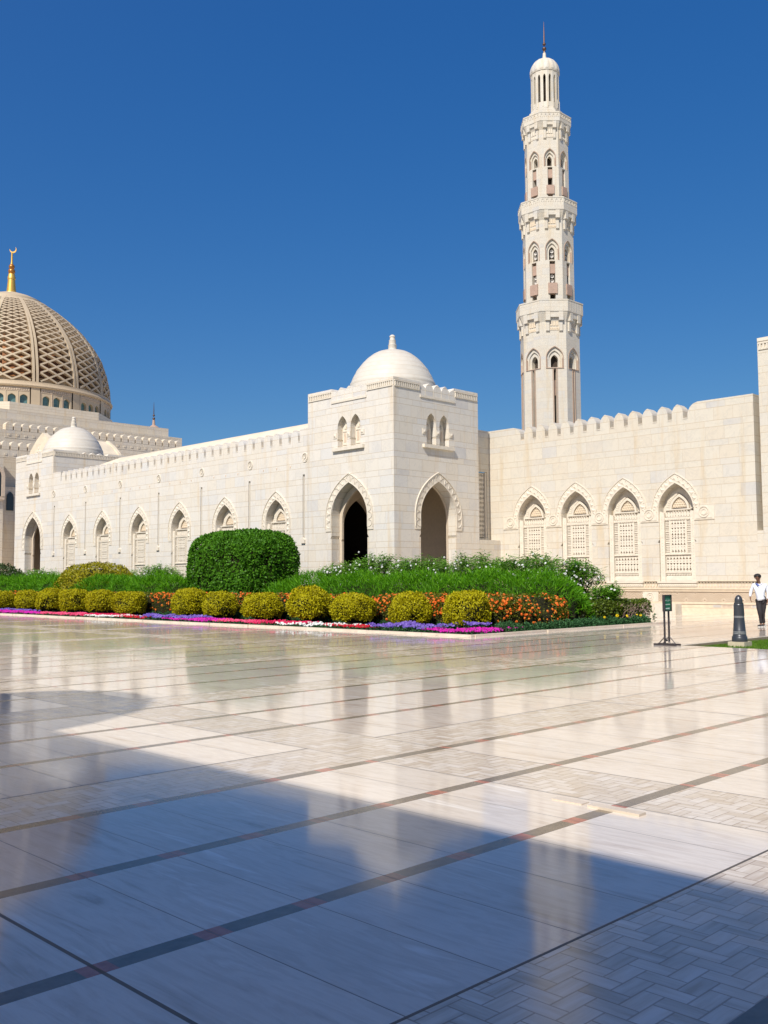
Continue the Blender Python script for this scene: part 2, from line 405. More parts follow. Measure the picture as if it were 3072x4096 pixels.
def FW(X0, Y0=0.0): return lambda u, d, z: (X0+d, Y0-u, z)      # wall facing -x; u runs to the viewer's right
def FS(X0, Y0): return lambda u, d, z: (X0+u, Y0+d, z)          # wall facing -y
def LOCAL(u, d, z): return (u, d, z)
RW = -math.pi/2   # rotation of a local wall part onto a wall facing -x

# ================================================================== GROUND
g = MB()
LX, LY = 22.02, 11.90      # corner of the sunken lawn; it runs to larger x and smaller y
for a, b in (((-300, LY), (900, 900)), ((-300, -300), (LX, LY)), ((70, -300), (900, LY))):
    g.add([(a[0], a[1], 0), (b[0], a[1], 0), (b[0], b[1], 0), (a[0], b[1], 0)], [(0, 1, 2, 3)])
g.add([(LX, -300, 0), (70, -300, 0), (70, -60, 0), (LX, -60, 0)], [(0, 1, 2, 3)])
tag(g.build('plaza_paving', FLOOR), 'polished cream marble plaza with brown strips', kind='structure')
g = MB(); g.add([(LX, -60, -.10), (70, -60, -.10), (70, LY, -.10), (LX, LY, -.10)], [(0, 1, 2, 3)])
tag(g.build('lawn_ground', GRASSM), kind='structure')
g = MB(); g.box((LX, LY-.05, -.12), (70, LY, -.004)); g.box((LX, -60, -.12), (LX+.08, LY-.05, -.004))
tag(g.build('lawn_edge', KERBB), kind='structure')
# flower bed ground and kerb
BX, BY = 21.45, 18.05
g = MB(); g.add([(BX+.1, BY+.1, .02), (32.7, BY+.1, .02), (32.7, 20.2, .02), (34.05, 20.2, .02), (34.05, 110, .02), (BX+.1, 110, .02)], [(0, 1, 2, 3, 4, 5)])
tag(g.build('bed_soil', SOIL), kind='structure')
def kerbline():
    g = MB(); y = BY; k = 0
    xs = [0, .0, .0, .05, .05, .0, -.04, -.04, .03, .03, 0, -.04, 0, .03, 0]
    while y < 100:
        L = 2.35 if k % 2 else 1.95; dx = xs[k % len(xs)]
        g.box((BX-.02+dx, y+.006, 0), (BX+.13+dx, y+L-.006, .062)); y += L; k += 1
    x = BX+.14; k = 0
    while x < 32.5:
        L = min(32.8-x, 2.2 if k else 1.3); dy = (.0, .03, -.02, .02)[k % 4]
        g.box((x+.006, BY-.02+dy, 0), (x+L-.006, BY+.13+dy, .062)); x += L; k += 1
    return g.build('bed_kerb', KERBM)
tag(kerbline(), kind='structure')
# loose slab of the broken joint and the pale slivers beside it
g = MB()
g.box((6.03, 3.60, -.01), (6.12, 4.02, .018)); g.box((6.05, 4.08, -.01), (6.15, 4.34, .010))
tag(g.build('loose_paving_slab', KERBM), 'narrow pale broken marble slab lying loose on the paving joint', 'paving slab')

# ================================================================== WINDOWS (local: u right, d inward, z up)
def cell(mb, u0, u1, z0, z1, hole, d, dep=.06, m=0):
    h = [(u0+(u1-u0)*a, z0+(z1-z0)*b) for a, b in hole]
    mb.sheet([(u0, z0), (u1, z0), (u1, z1), (u0, z1)], [h], LOCAL, d, dep, m)
DIAM = [(.5, .05), (.95, .5), (.5, .95), (.05, .5)]
TRIU = [(.06, .08), (.94, .08), (.66, .45), (.5, .96), (.34, .45)]
TRID = [(.06, .92), (.34, .55), (.5, .04), (.66, .55), (.94, .92)]
LENS = [(.5, .05), (.70, .5), (.5, .95), (.30, .5)]
DOT = [(.35, .3), (.65, .3), (.65, .7), (.35, .7)]
def rows(mb, u0, u1, z0, z1, n, seq, d):
    tot = sum(h for h, _ in seq); z = z0
    for h, hole in seq:
        zz = z+(z1-z0)*h/tot
        if hole is None: mb.add([LOCAL(u0, d, z), LOCAL(u1, d, z), LOCAL(u1, d, zz), LOCAL(u0, d, zz)], [(0, 1, 2, 3)])
        else:
            for i in range(n): cell(mb, u0+(u1-u0)*i/n, u0+(u1-u0)*(i+1)/n, z, zz, hole, d)
        z = zz
def band(inner, outer, d0, d1, mb, m=0):
    mb.extrude(outer+inner[::-1], d0, d1, LOCAL, m)
def arc_pts(hw, zs, za, zb, n=12): return [(-hw, zb)]+[(u, zs+z) for u, z in arch_curve(hw, za-zs, n)]+[(hw, zb)]
def surround_mesh(hw, za, zs, zb, wid, top, n, style):
    mb = MB(); inn = arc_pts(hw+.015, zs, za+.015, zb); out = arc_pts(hw+wid, zs, za+top, zb)
    band(inn, out, -.028, .012, mb)
    o2 = arc_pts(hw+wid-.03, zs, za+top-.04, zb); band(o2, out, -.062, -.0285, mb); i2 = arc_pts(hw+.055, zs, za+.06, zb); band(inn, i2, -.045, -.0285, mb)
    # ornaments along the middle of the band
    C = [(.5*(a+c), .5*(b+d)) for (a, b), (c, d) in zip(inn, out)]; seg = [0]
    for p, q in zip(C, C[1:]): seg.append(seg[-1]+math.hypot(q[0]-p[0], q[1]-p[1]))
    Ltot = seg[-1]
    for k in range(n):
        s = Ltot*(k+.5)/n; i = max(j for j in range(len(seg)-1) if seg[j] <= s); t = (s-seg[i])/(seg[i+1]-seg[i])
        c = Vector((C[i][0]*(1-t)+C[i+1][0]*t, C[i][1]*(1-t)+C[i+1][1]*t)); T = (Vector(C[i+1])-Vector(C[i])).normalized()
        N = Vector((-T.y, T.x)); hs_ = Ltot/n*.46; hn = wid*.36
        if style == 'leaf':
            b0 = c-N*hn-T*hs_; b1 = c-N*hn+T*hs_; tp = c+N*hn*.9; pk = c-N*hn*.1
            vs = [(b0.x, -.027, b0.y), (b1.x, -.027, b1.y), (tp.x, -.027, tp.y), (pk.x, -.080, pk.y)]
            mb.add(vs, [(0, 1, 3), (1, 2, 3), (2, 0, 3)])
            q = c+N*hn*.72+T*hs_*.95
            mb.add([(q.x-.035, -.027, q.y), (q.x+.035, -.027, q.y), (q.x, -.027, q.y+.06), (q.x, -.075, q.y+.02)], [(0, 1, 3), (1, 2, 3), (2, 0, 3)])
        else:   # scooped half discs
            ring = []; m2 = []
            for a in range(9):
                an = math.pi*a/8; ring.append(c-N*hn*.8+T*math.cos(an)*hs_+N*math.sin(an)*hn*1.7); m2.append(c-N*hn*.5+T*math.cos(an)*hs_*.62+N*math.sin(an)*hn*1.15)
            vs = [(p.x, -.055, p.y) for p in ring]+[(p.x, -.03, p.y) for p in m2]+[(p.x, -.03, p.y) for p in ring]
            mb.add(vs, [(i, i+1, 10+i, 9+i) for i in range(8)]+[(i, i+1, 19+i, 18+i) for i in range(8)])
    # foot blocks
    for sx in (-1, 1):
        a, b = sorted((sx*(hw+.02), sx*(hw+wid))); mb.box((a, -.032, zb-.14), (b, .01, zb))
    return mb
def screen_mesh():
    mb = MB(); d = .17
    # lower pierced zone
    rows(mb, -.66, .66, 1.72, 1.90, 16, [(.2, None), (.8, TRIU)], d)
    rows(mb, -.66, .66, 1.98, 2.74, 8, [(.7, DOT), (1.9, TRIU), (.6, LENS), (1.9, TRID), (.5, None), (1, DOT), (.5, None), (1.9, TRIU), (.7, DOT)], d)
    rows(mb, -.38, .38, 2.84, 4.42, 5, [(.5, DOT), (1.3, TRIU), (.5, None), (.6, DOT), (.5, None), (1.2, TRIU), (.9, LENS), (1.2, TRID), (.9, LENS), (1.2, TRIU), (.9, LENS), (1.2, TRID), (.4, None), (.5, DOT), (.4, None), (1.3, TRIU), (.5, DOT)], d)
    for s in (-1, 1):
        for z0 in (2.84, 3.38, 3.92):
            u0, u1 = sorted((s*.46, s*.66))
            for i in range(3):
                for j in range(6): cell(mb, u0+(u1-u0)*i/3, u0+(u1-u0)*(i+1)/3, z0+.5*j/6, z0+.5*(j+1)/6, DIAM, d)
    # rails and mullions stand a little proud
    for a, b in (((-.68, 1.50), (.68, 1.72)), ((-.68, 1.90), (.68, 1.98)), ((-.68, 2.74), (.68, 2.84)), ((-.68, 4.42), (.68, 4.56))):
        mb.box((a[0], d-.03, a[1]), (b[0], d+.05, b[1]))
    for s in (-1, 1):
        u0, u1 = sorted((s*.38, s*.46)); mb.box((u0, d-.03, 2.845), (u1, d+.05, 4.415))
        for z in (3.34, 3.88):
            u0, u1 = sorted((s*.465, s*.66)); mb.box((u0, d-.02, z), (u1, d+.04, z+.04))
    mb.box((-.72, d-.07, 2.77), (.72, d-.031, 2.80))
    for k in range(12): mb.box((-.65+k*.11, d-.05, 4.45), (-.58+k*.11, d-.0305, 4.53))
    # band of small pendants below the tympanum
    rows(mb, -.64, .64, 4.58, 4.90, 9, [(1, DOT), (2.2, TRID)], d+.06)
    mb.box((-.68, d-.02, 4.90), (.68, d+.10, 4.955))
    return mb
def tymp_mesh():
    mb = MB(); d = .36
    def a(hw, za, zb=4.96): return arc_pts(hw, 4.96, za, zb)
    mb.sheet(arc_pts(.92, 4.9, 6.19, 4.56), [], LOCAL, .47)
    band(a(.54, 5.74), a(.74, 5.99), .40, .469, mb)
    band(a(.40, 5.55), a(.50, 5.68), .33, .465, mb)
    for k in range(26):     # rays of relief between the rings
        t = k/25; P1 = a(.56, 5.77); P2 = a(.72, 5.96); i = min(int(t*(len(P1)-1)), len(P1)-2); f = t*(len(P1)-1)-i
        p = Vector(P1[i]).lerp(Vector(P1[i+1]), f); q = Vector(P2[i]).lerp(Vector(P2[i+1]), f); e = Vector((q-p).yx); e = Vector((-e.x, e.y)).normalized()*.012
        mb.add([(p.x-e.x, .385, p.y-e.y), (p.x+e.x, .385, p.y+e.y), (q.x, .385, q.y), (p.x, .40, p.y), (q.x, .40, q.y)], [(0, 1, 2), (0, 2, 4, 3), (1, 2, 4, 3)])
    pk = MB()
    pk.sheet(a(.395, 5.54, 5.04), [], LOCAL, .42)
    for r_ in range(4):
        for c_ in range(6-r_):
            u = (c_-(5-r_)/2)*.125; z = 5.09+r_*.115
            pk.add([(u-.05, .405, z), (u, .405, z-.05), (u+.05, .405, z), (u, .405, z+.05), (u, .385, z)], [(0, 1, 4), (1, 2, 4), (2, 3, 4), (3, 0, 4)])
    return mb, pk
_win = {}
def window(parent, loc, kind):
    """tall arched window with a pierced marble screen; kind 'L' or 'R' (which wing)"""
    if kind in _win: return dup(_win[kind], parent, loc, RW)
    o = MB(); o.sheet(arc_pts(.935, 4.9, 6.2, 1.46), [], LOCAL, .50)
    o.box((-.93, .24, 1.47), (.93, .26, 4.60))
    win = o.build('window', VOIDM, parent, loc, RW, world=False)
    zb = 4.32 if kind == 'L' else 5.12
    surround_mesh(.9, 6.17, 4.9, zb, .36, .50, 17 if kind == 'L' else 15, 'leaf').build('arch_surround', CARVE, win, world=False)
    f = MB()
    for s in (-1, 1):
        a, b = sorted((s*.68, s*.915)); f.box((a, .085, 1.50), (b, .235, 4.74))
        for k in range(22):
            u = s*.80; z = 1.62+k*.142; f.add([(u-.025, .084, z), (u+.025, .084, z), (u, .084, z+.05), (u, .060, z+.015)], [(0, 1, 3), (1, 2, 3), (2, 0, 3)])
        a, b = sorted((s*.70, s*.90)); f.extrude([(a, 4.742), (b, 4.742), (b, 4.80), (a, 4.86)], .10, .22, LOCAL)
    f.build('window_frame', CARVE, win, world=False)
    screen_mesh().build('pierced_screen', CARVE, win, world=False)
    t, pk = tymp_mesh(); t.build('tympanum', CARVE, win, world=False); pk.build('tympanum_lattice', CARVE_P, win, world=False)
    s = MB(); s.box((-1.02, -.13, 1.42), (1.02, .08, 1.50)); s.box((-1.0, -.08, 1.25), (1.0, .0, 1.418))
    for k in range(17):
        u = -.88+k*.11; s.add([(u-.04, -.081, 1.28), (u+.04, -.081, 1.28), (u+.04, -.081, 1.36), (u, -.081, 1.395), (u-.04, -.081, 1.36), (u, -.112, 1.33)], [(0, 1, 5), (1, 2, 5), (2, 3, 5), (3, 4, 5), (4, 0, 5)])
    s.build('window_sill', CARVE, win, world=False)
    _win[kind] = win; return win
def window_hole(u): return arch(u, .905, 1.25, 4.9, 6.17, 10, (3.36, .10, .93))

# ================================================================== MERLONS, DENTILS, DOMES
def merlon_poly(cx, z0, hw, zs, za): return [(cx-hw, z0)]+[(cx+u, zs+z) for u, z in arch_curve(hw, za-zs, 6)]+[(cx+hw, z0)]
def dentils(mb, u0, u1, z0, z1, P, pitch=.135, d=.0):
    n = max(1, int((u1-u0)/pitch)); pitch = (u1-u0)/n
    for k in range(n):
        a = u0+k*pitch+pitch*.22; mb.box((a, d-.05, z0), (a+pitch*.52, d+.005, z1), P=P)
    mb.box((u0, d-.06, z1), (u1, d+.004, z1+.045), P=P); mb.box((u0, d-.045, z0-.05), (u1, d+.004, z0), P=P)
def small_dome(parent, cx, cy, z0):
    b = MB(); key = [(0, 2.39), (.15, 2.40), (.45, 2.38), (.72, 2.31), (1.10, 2.16), (1.54, 1.90), (1.85, 1.66), (2.10, 1.42), (2.35, 1.10), (2.52, .78), (2.60, .45), (2.63, .2)]
    zs_ = np.linspace(0, 2.63, 40); rs_ = np.interp(zs_, [k_[0] for k_ in key], [k_[1] for k_ in key])
    prof = [(2.41, -.6)]+[(float(r_)+(.022 if (.62 < z_ < .78 or 1.38 < z_ < 1.52) else 0), float(z_)) for r_, z_ in zip(rs_, zs_)]
    b.lathe(prof, (cx, cy, z0), 64)
    dome = b.build('dome', DOME, parent, smooth=True)
    f = MB(); f.lathe([(.30, -.05), (.27, .06), (.235, .10), (.225, .30), (.245, .33), (.20, .36), (.185, .56), (.20, .59), (.15, .62), (.13, .76), (.16, .79), (.15, .84), (.09, .90), (.001, .93)], (cx, cy, z0+2.58), 20)
    f.build('finial', DOME, dome, smooth=True)
    return dome
def paired_niche(parent, cu, P, name='paired_window'):
    """two little pointed blind windows over one sill, 1 m apart"""
    mb = MB(); c = MB()
    for s in (-1, 1):
        u = cu+s*.5
        mb.sheet(arch(u, .37, 8.50, 9.62, 10.26, 6), [], P, .36)
        # carved panel
        c.extrude([(u-.27, 8.62), (u+.27, 8.62), (u+.27, 9.58), (u, 9.98), (u-.27, 9.58)], .30, .355, P)
        for t in (-.11, .11):
            c.extrude(arch(u+t, .075, 8.90, 9.25, 9.42, 3), .285, .298, P, 1)
        c.box((u-.27, .27, 8.74), (u+.27, .2995, 8.82), P=P); c.box((u-.27, .27, 9.44), (u+.27, .2995, 9.50), P=P)
        for k in range(7):
            a = math.pi*(k+.5)/7; p = (u+math.cos(a)*.20, 9.56+math.sin(a)*.26)
            c.add([P(u-.015, .298, 9.55), P(u+.015, .298, 9.55), P(p[0], .298, p[1]), P((u+p[0])/2, .262, (9.56+p[1])/2)], [(0, 1, 3), (1, 2, 3), (2, 0, 3)])
    for uu in (cu-1.05, cu, cu+1.05):     # little square bosses
        c.extrude([(uu-.13, 9.10), (uu+.13, 9.10), (uu+.13, 9.38), (uu-.13, 9.38)], -.03, .0, P)
        c.add([P(uu-.09, -.031, 9.15), P(uu+.09, -.031, 9.15), P(uu+.09, -.031, 9.33), P(uu-.09, -.031, 9.33), P(uu, -.085, 9.24)], [(0, 1, 4), (1, 2, 4), (2, 3, 4), (3, 0, 4)])
    w = mb.build(name, CARVE, parent); c.build('carved_panel', [CARVE, CARVE_G], w)
    s = MB(); s.extrude([(cu-1.18, 8.40), (cu+1.18, 8.40), (cu+1.18, 8.58), (cu-1.18, 8.58)], -.15, .04, P)
    s.build('window_sill', CARVE, w)
def niche_holes(cu): return [arch(cu+s*.5, .37, 8.50, 9.62, 10.24, 6, (8.98, .05, .36)) for s in (-1, 1)]

XG, YG, XW = 34.09, 33.57, 42.48
def gate_front(mb, top, P, u0, u1, cu, holes, start=0.0):
    """wall sheet up to 11.0 and the stepped parapet strip above it"""
    mb.sheet([(u0, 0), (u1, 0), (u1, 11.0), (u0, 11.0)], holes, P, 0, [.55]+[.36]*(len(holes)-1) if len(holes) != 2 else .36)
    a, b = u0+start, u1
    pl = [(a, 11.0), (a, 11.78), (cu-1.32, 11.78), (cu-1.26, 11.66), (cu-1.12, 11.62), (cu-.97, 11.52)]
    for k in (-1, 0, 1):
        c = cu+k*.62
        pl += [(c-.29, 11.50), (c-.24, 11.60), (c-.12, 11.70), (c, 11.78), (c+.12, 11.70), (c+.24, 11.60), (c+.29, 11.50)]
    pl += [(cu+.97, 11.52), (cu+1.12, 11.62), (cu+1.26, 11.66), (cu+1.32, 11.78), (b, 11.78), (b, 11.0)]
    mb.extrude(pl[::-1], 0, .45, P)
def gate_trim(parent, P, u0, u1, cu):
    f = MB(); dentils(f, u0+.06, cu-1.36, 11.36, 11.58, P); dentils(f, cu+1.36, u1-.06, 11.36, 11.58, P)
    f.box((cu-1.34, -.045, 10.98), (cu+1.34, .004, 11.10), P=P)
    for k in range(4):
        u = cu-.93+k*.62; f.box((u-.012, -.012, 11.105), (u+.012, .003, 11.48), P=P)
    return f.build('dentil_frieze', CARVE, parent)
def gatehouse(x0, y0, label, with_right_arch=True, full=True, passage=6.0):
    S = 6.54; cx, cy = x0+S/2, y0+S/2
    t = thing('gatehouse', (cx, cy, 0), label, 'gatehouse', 'square domed gatehouses of the arcade')
    PW, PS = FW(x0), FS(x0, y0)
    body = MB(); cu = -(y0+S/2)
    ga = arch(cu, 1.36, 0, 4.9, 6.70, 12, (3.82, .10, 1.36))
    gate_front(body, 0, PW, -(y0+S), -y0, cu, [ga]+niche_holes(cu))
    if with_right_arch:
        gb = arch(S/2, 1.36, 0, 4.9, 6.70, 12, (3.82, .10, 1.36)); gate_front(body, 0, PS, 0, S, S/2, [gb]+niche_holes(S/2), .45)
    else:
        body.sheet([(0, 0), (S, 0), (S, 11.0), (0, 11.0)], [], PS, 0)
        body.extrude([(.45, 11.0), (S, 11.0), (S, 11.78), (.45, 11.78)], 0, .45, PS)
    # back walls, roof slab
    body.box((x0+S-.45, y0+.45, 9.0), (x0+S, y0+S-.45, 11.77)); body.box((x0+.45, y0+S-.45, 9.0), (x0+S, y0+S, 11.775))
    body.add([(x0+S, y0, 0), (x0+S, y0+S, 0), (x0+S, y0+S, 9), (x0+S, y0, 9)], [(0, 1, 2, 3)])
    body.sheet([(0, 0), (S, 0), (S, 9), (0, 9)], [arch(S/2, 1.36, 0, 4.9, 6.7)] if passage else [], FS(x0, y0+S))
    body.build('wall', STONE_W, t)
    r = MB(); r.box((x0+.45, y0+.45, 10.7), (x0+S-.45, y0+S-.45, 11.2)); r.build('roof', ROOFM, t)
    # room inside
    i = MB(); q = .56
    PWi = FW(x0+q); PSi = FS(x0+q, y0+q); s2 = S-2*q
    i.sheet([(-(y0+S-q), 0), (-(y0+q), 0), (-(y0+q), 8), (-(y0+S-q), 8)], [arch(cu, 1.16, 0, 4.7, 6.35, 10, (3.7, .07, 1.16))], PWi, 0, .12)
    if with_right_arch: i.sheet([(0, 0), (s2, 0), (s2, 8), (0, 8)], [arch(s2/2, 1.3, 0, 4.8, 6.6, 10)], PSi, 0, .08)
    else: i.sheet([(0, 0), (s2, 0), (s2, 8), (0, 8)], [], PSi)
    i.sheet([(0, 0), (s2, 0), (s2, 8), (0, 8)], [arch(s2/2, 1.16, 0, 4.6, 6.2, 10)], FS(x0+q, y0+S-q), 0, .4)
    i.add([(x0+S-q, y0+q, 0), (x0+S-q, y0+S-q, 0), (x0+S-q, y0+S-q, 8), (x0+S-q, y0+q, 8)], [(0, 1, 2, 3)])
    i.add([(x0+q, y0+q, 8), (x0+S-q, y0+q, 8), (x0+S-q, y0+S-q, 8), (x0+q, y0+S-q, 8)], [(0, 1, 2, 3)])
    for k in range(1, 14): i.box((x0+S-q-.012, y0+q, k*.6), (x0+S-q-.001, y0+S-q, k*.6+.02))
    i.build('room', INNER, t)
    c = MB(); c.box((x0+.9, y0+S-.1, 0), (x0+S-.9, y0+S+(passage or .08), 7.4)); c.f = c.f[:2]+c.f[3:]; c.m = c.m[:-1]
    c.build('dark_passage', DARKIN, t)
    gate_trim(t, PW, -(y0+S), -y0, cu)
    if full: gate_trim(t, PS, 0, S, S/2)
    else:
        f = MB(); dentils(f, .06, S-.06, 11.36, 11.58, PS); f.build('dentil_frieze', CARVE, t)
    paired_niche(t, cu, PW)
    if with_right_arch: paired_niche(t, S/2, PS)
    sm = surround_mesh(1.36, 6.70, 4.9, 4.35, .44, .50, 17, 'scoop')
    a = sm.build('arch_surround', CARVE, t, (x0-cx, 0, 0), RW, world=False)
    if with_right_arch:
        b2 = a.copy(); COL.objects.link(b2); b2.parent = t; b2.location = (0, y0-cy, 0); b2.rotation_euler = (0, 0, 0)
    small_dome(t, cx, cy, 11.55)
    return t
gatehouse(XG, YG, 'big square corner gatehouse with a white dome and two tall dark archways')
gatehouse(XG, 69.97, 'distant gatehouse with a white dome at the left end of the long arcade wall', True, False, 0)

# ================================================================== LEFT WING
t = thing('arcade_wing', (XG+3, 55, 0), 'long white marble arcade wall with pierced arched windows running left from the gatehouse', 'arcade wing')
P = FW(XG); WY = [42.86+4.87*k for k in range(6)]; SY = [40.47+4.87*k for k in range(7)]
b = MB()
holes = [window_hole(-y) for y in WY]
slots = [[(-y-.09, 3.95), (-y+.09, 3.95), (-y+.09, 7.42), (-y-.09, 7.42)] for y in SY]
b.sheet([(-69.96, 0), (-40.12, 0), (-40.12, 9.22), (-69.96, 9.22)], holes+slots, P, 0, [.5]*6+[.13]*7)
for y in SY: b.sheet([(-y-.09, 3.95), (-y+.09, 3.95), (-y+.09, 7.42), (-y-.09, 7.42)], [], P, .13)
b.sheet([(-69.96, 0), (-40.12, 0), (-40.12, 9.2), (-69.96, 9.2)], [], P, 6.5)
for a, c in ((-69.96, -68.72), (-40.80, -40.12)):
    b.extrude([(a, 9.221), (c, 9.221), (c, 9.95), (a, 9.95)], 0, .5, P)
b.build('wall', STONE_W, t)
for y in SY:
    s = MB(); s.box((-y-.035, .02, 4.05), (-y+.035, .125, 7.30), P=P)
    s.extrude([(-y-.15, 3.66), (-y+.15, 3.66), (-y+.15, 3.86), (-y+.02, 3.98), (-y-.15, 3.86)], -.10, .02, P)
    s.build('rain_spout', CARVE, t)
m0 = None
for k in range(34):
    y = 41.26+.82*k
    if m0 is None:
        mb = MB(); mb.extrude(merlon_poly(0, 9.22, .305, 9.56, 9.95), 0, .60, LOCAL); mb.extrude([(.306, 9.221), (.514, 9.221), (.514, 9.26), (.306, 9.26)], -.015, .45, LOCAL)
        m0 = mb.build('merlon', STONE_W, t, (XG-t.location.x, y-t.location.y, 0), RW, world=False)
    else: dup(m0, t, (XG-t.location.x, y-t.location.y, 0))
v = MB(); prof = [(XG+.42, 9.28), (XG+.50, 9.62), (XG+.9, 10.0), (XG+1.5, 10.42), (XG+2.3, 10.75), (XG+3.2, 10.86), (XG+4.3, 10.7), (XG+5.4, 10.2), (XG+6.4, 9.4), (XG+6.5, 9.2)]
ys = [40.13, 45, 50, 55, 60, 64.2, 65.4, 66.1, 66.4]; sc_ = [1, 1, 1, 1, 1, 1, .93, .75, .35]
vs = [(x, y, 9.2+(z-9.2)*k) for y, k in zip(ys, sc_) for x, z in prof]; n = len(prof)
v.add(vs, [(j*n+i, j*n+i+1, (j+1)*n+i+1, (j+1)*n+i) for j in range(len(ys)-1) for i in range(n-1)])
v.add([(XG+.4, 66.3, 9.21), (XG+6.5, 66.3, 9.21), (XG+6.5, 69.96, 9.21), (XG+.4, 69.96, 9.21)], [(0, 1, 2, 3)])
v.build('vaulted_roof', ROOFM, t, smooth=True)
md = MB()
for s in (1,):
    md.lathe([(.001, 0)], (0, 0, 0), 3) if False else None
ring = [(math.cos(a)*.23, math.sin(a)*.26) for a in [2*math.pi*i/20 for i in range(20)]]; ring2 = [(x*.84, z*.84) for x, z in ring]
md.extrude(ring+[ring[0]]+[ring2[0]]+ring2[::-1], -.035, 0, LOCAL)
for i, (a, b2, r_) in enumerate(((.0, .05, .12), (-.09, -.06, .08), (.08, -.09, .07), (-.06, .11, .06), (.05, .13, .05))):
    md.add([(a+r_*math.cos(q)*(1 if j % 2 else .6), -.028-(.02 if j % 2 else 0), b2+r_*math.sin(q)*(1 if j % 2 else .6)) for j, q in enumerate([2*math.pi*k/12 for k in range(12)])]+[(a, -.0, b2)], [(k, (k+1) % 12, 12) for k in range(12)])
first = None
for y in [40.36+4.905*k for k in range(7)]:
    if first is None: first = md.build('round_medallion', CARVE, t, (XG-t.location.x, y-t.location.y, 8.34), RW, world=False)
    else: dup(first, t, (XG-t.location.x, y-t.location.y, 8.34))
for y in WY: window(t, (XG-t.location.x, y-t.location.y, 0), 'L')
fb = MB()
for k in range(24):      # small inverted drop marks in the course below the medallions
    y = 41.6+k*1.217
    if min(abs(y-s) for s in SY) < .3: continue
    fb.add([P(-y-.07, -.001, 7.98), P(-y+.07, -.001, 7.98), P(-y, -.001, 7.80), P(-y, -.035, 7.92)], [(0, 1, 3), (1, 2, 3), (2, 0, 3)])
for y in (SY[1]+0.0, SY[3], SY[2]+.0):
    for a in (-.06, .06): fb.box((-y+a-.03, -.03, 1.55), (-y+a+.03, .0, 2.0), P=P)
fb.build('small_relief', CARVE_G, t)

# ================================================================== RIGHT WING
def zigzag_mat():
    m, nt, b = new_mat('zigzag_carved_frieze', .65, .3)
    P_, x, y, z = posxyz(nt)
    T_ = .92; tri = ((y.mod(T_))-T_/2).abs()
    f = ((z+tri)/.078); fr = f-f.floor(); ln = fr.lt(.40)
    dia = ((tri-T_/2).abs()+(z-.93).abs()).lt(.11).max((tri.abs()+(z-.62).abs()).lt(.11))
    dot = ((tri-T_/2).abs()+(z-.93).abs()).lt(.05).max((tri.abs()+(z-.62).abs()).lt(.05))
    msk = (ln*dia.inv()).max(dot)
    n = noise_n(nt, P_, 4, 4)
    c = mixc(nt, msk, ramp(nt, n, [(.3, (.60, .49, .36)), (.7, (.66, .55, .42))]), (.30, .21, .14))
    nt.links.new(c, b.inputs['Base Color']); bump(nt, b, msk*-1.0, .6, .02); return m
ZIG = zigzag_mat()
t = thing('window_wing', (XW+3, 26, 0), 'tall cream marble wall with four pierced arched windows, right of the big gatehouse', 'window wing')
P = FW(XW); RY = [22.99, 25.80, 28.61, 31.42]
b = MB()
b.sheet([(-34.32, 1.22), (-19.05, 1.22), (-19.05, 9.20), (-34.32, 9.20)], [window_hole(-y) for y in RY], P, 0, .5)
b.sheet([(-34.32, 0), (-19.05, 0), (-19.05, 1.219), (-34.32, 1.219)], [], P, -.06)
b.extrude([(-34.32, 9.201), (-32.09, 9.201), (-32.09, 9.42), (-32.12, 9.58), (-32.20, 9.74), (-32.36, 9.88), (-32.58, 9.95), (-34.32, 9.95)], 0, .6, P)
b.extrude([(-19.05, 9.201), (-19.05, 9.95), (-21.74, 9.95), (-21.97, 9.88), (-22.13, 9.74), (-22.22, 9.58), (-22.26, 9.42), (-22.26, 9.201)], 0, .6, P)
# end return facing the low side, top slab, back
b.box((XW+.001, 19.05, 3.75), (XW+5, 19.35, 9.199)); b.box((XW+.601, 19.05, 9.20), (XW+5, 19.55, 9.949)); b.box((XW+.6, 19.6, 8.8), (XW+6, 34.3, 9.0))
b.box((XW+5.6, 19.1, 0), (XW+6, 38, 9.9))
# the narrow recess next to the gatehouse
q = FS(40.64, 34.32)
b.sheet([(0, 3.79), (1.84, 3.79), (1.84, 9.95), (0, 9.95)], [[(-0.0+.02, 3.93), (1.62, 3.93), (1.62, 7.62), (.02, 7.62)]], q, 0, .12)
b.box((40.64, 34.33, 9.2), (XW+.59, 34.9, 9.948))
b.add([(40.64, YG+.02, 3.79), (XW, YG+.02, 3.79), (XW, 34.32, 3.79), (40.64, 34.32, 3.79)], [(0, 1, 2, 3)])
b.sheet([(0, 0), (1.84, 0), (1.84, 3.789), (0, 3.789)], [], FS(40.64, YG+.02), 0)
b.build('wall', STONE, t)
r = MB(); rd = lambda u, d, z: (40.64+u, 34.44-d*0+d, z)
for (u0, u1, nn) in ((.04, .86, 7), (.98, 1.5, 4)):
    for j in range(28):
        z0 = 3.98+j*.128
        if u0 < .5 and 5.9 < z0 < 6.9: continue
        for i in range(nn):
            a = u0+(u1-u0)*i/nn; c_ = u0+(u1-u0)*(i+1)/nn
            h = [(a+(c_-a)*p_, z0+.128*s_) for p_, s_ in (TRIU if j % 2 else TRID)]
            r.sheet([(a, z0), (c_, z0), (c_, z0+.128), (a, z0+.128)], [h], rd, .0, .05)
r.box((40.66, 34.40, 3.93), (40.68, 34.5, 7.6)); r.box((41.50, 34.40, 3.93), (41.62, 34.5, 7.6)); r.box((42.14, 34.36, 3.93), (42.26, 34.5, 7.6))
r.sheet([(.04, 5.90), (.86, 5.90), (.86, 7.0), (.04, 7.0)], [arch(.55, .10, 6.0, 6.75, 6.92, 4)], rd, -.01, .1)
so_ = r.build('pierced_screen', CARVE, t)
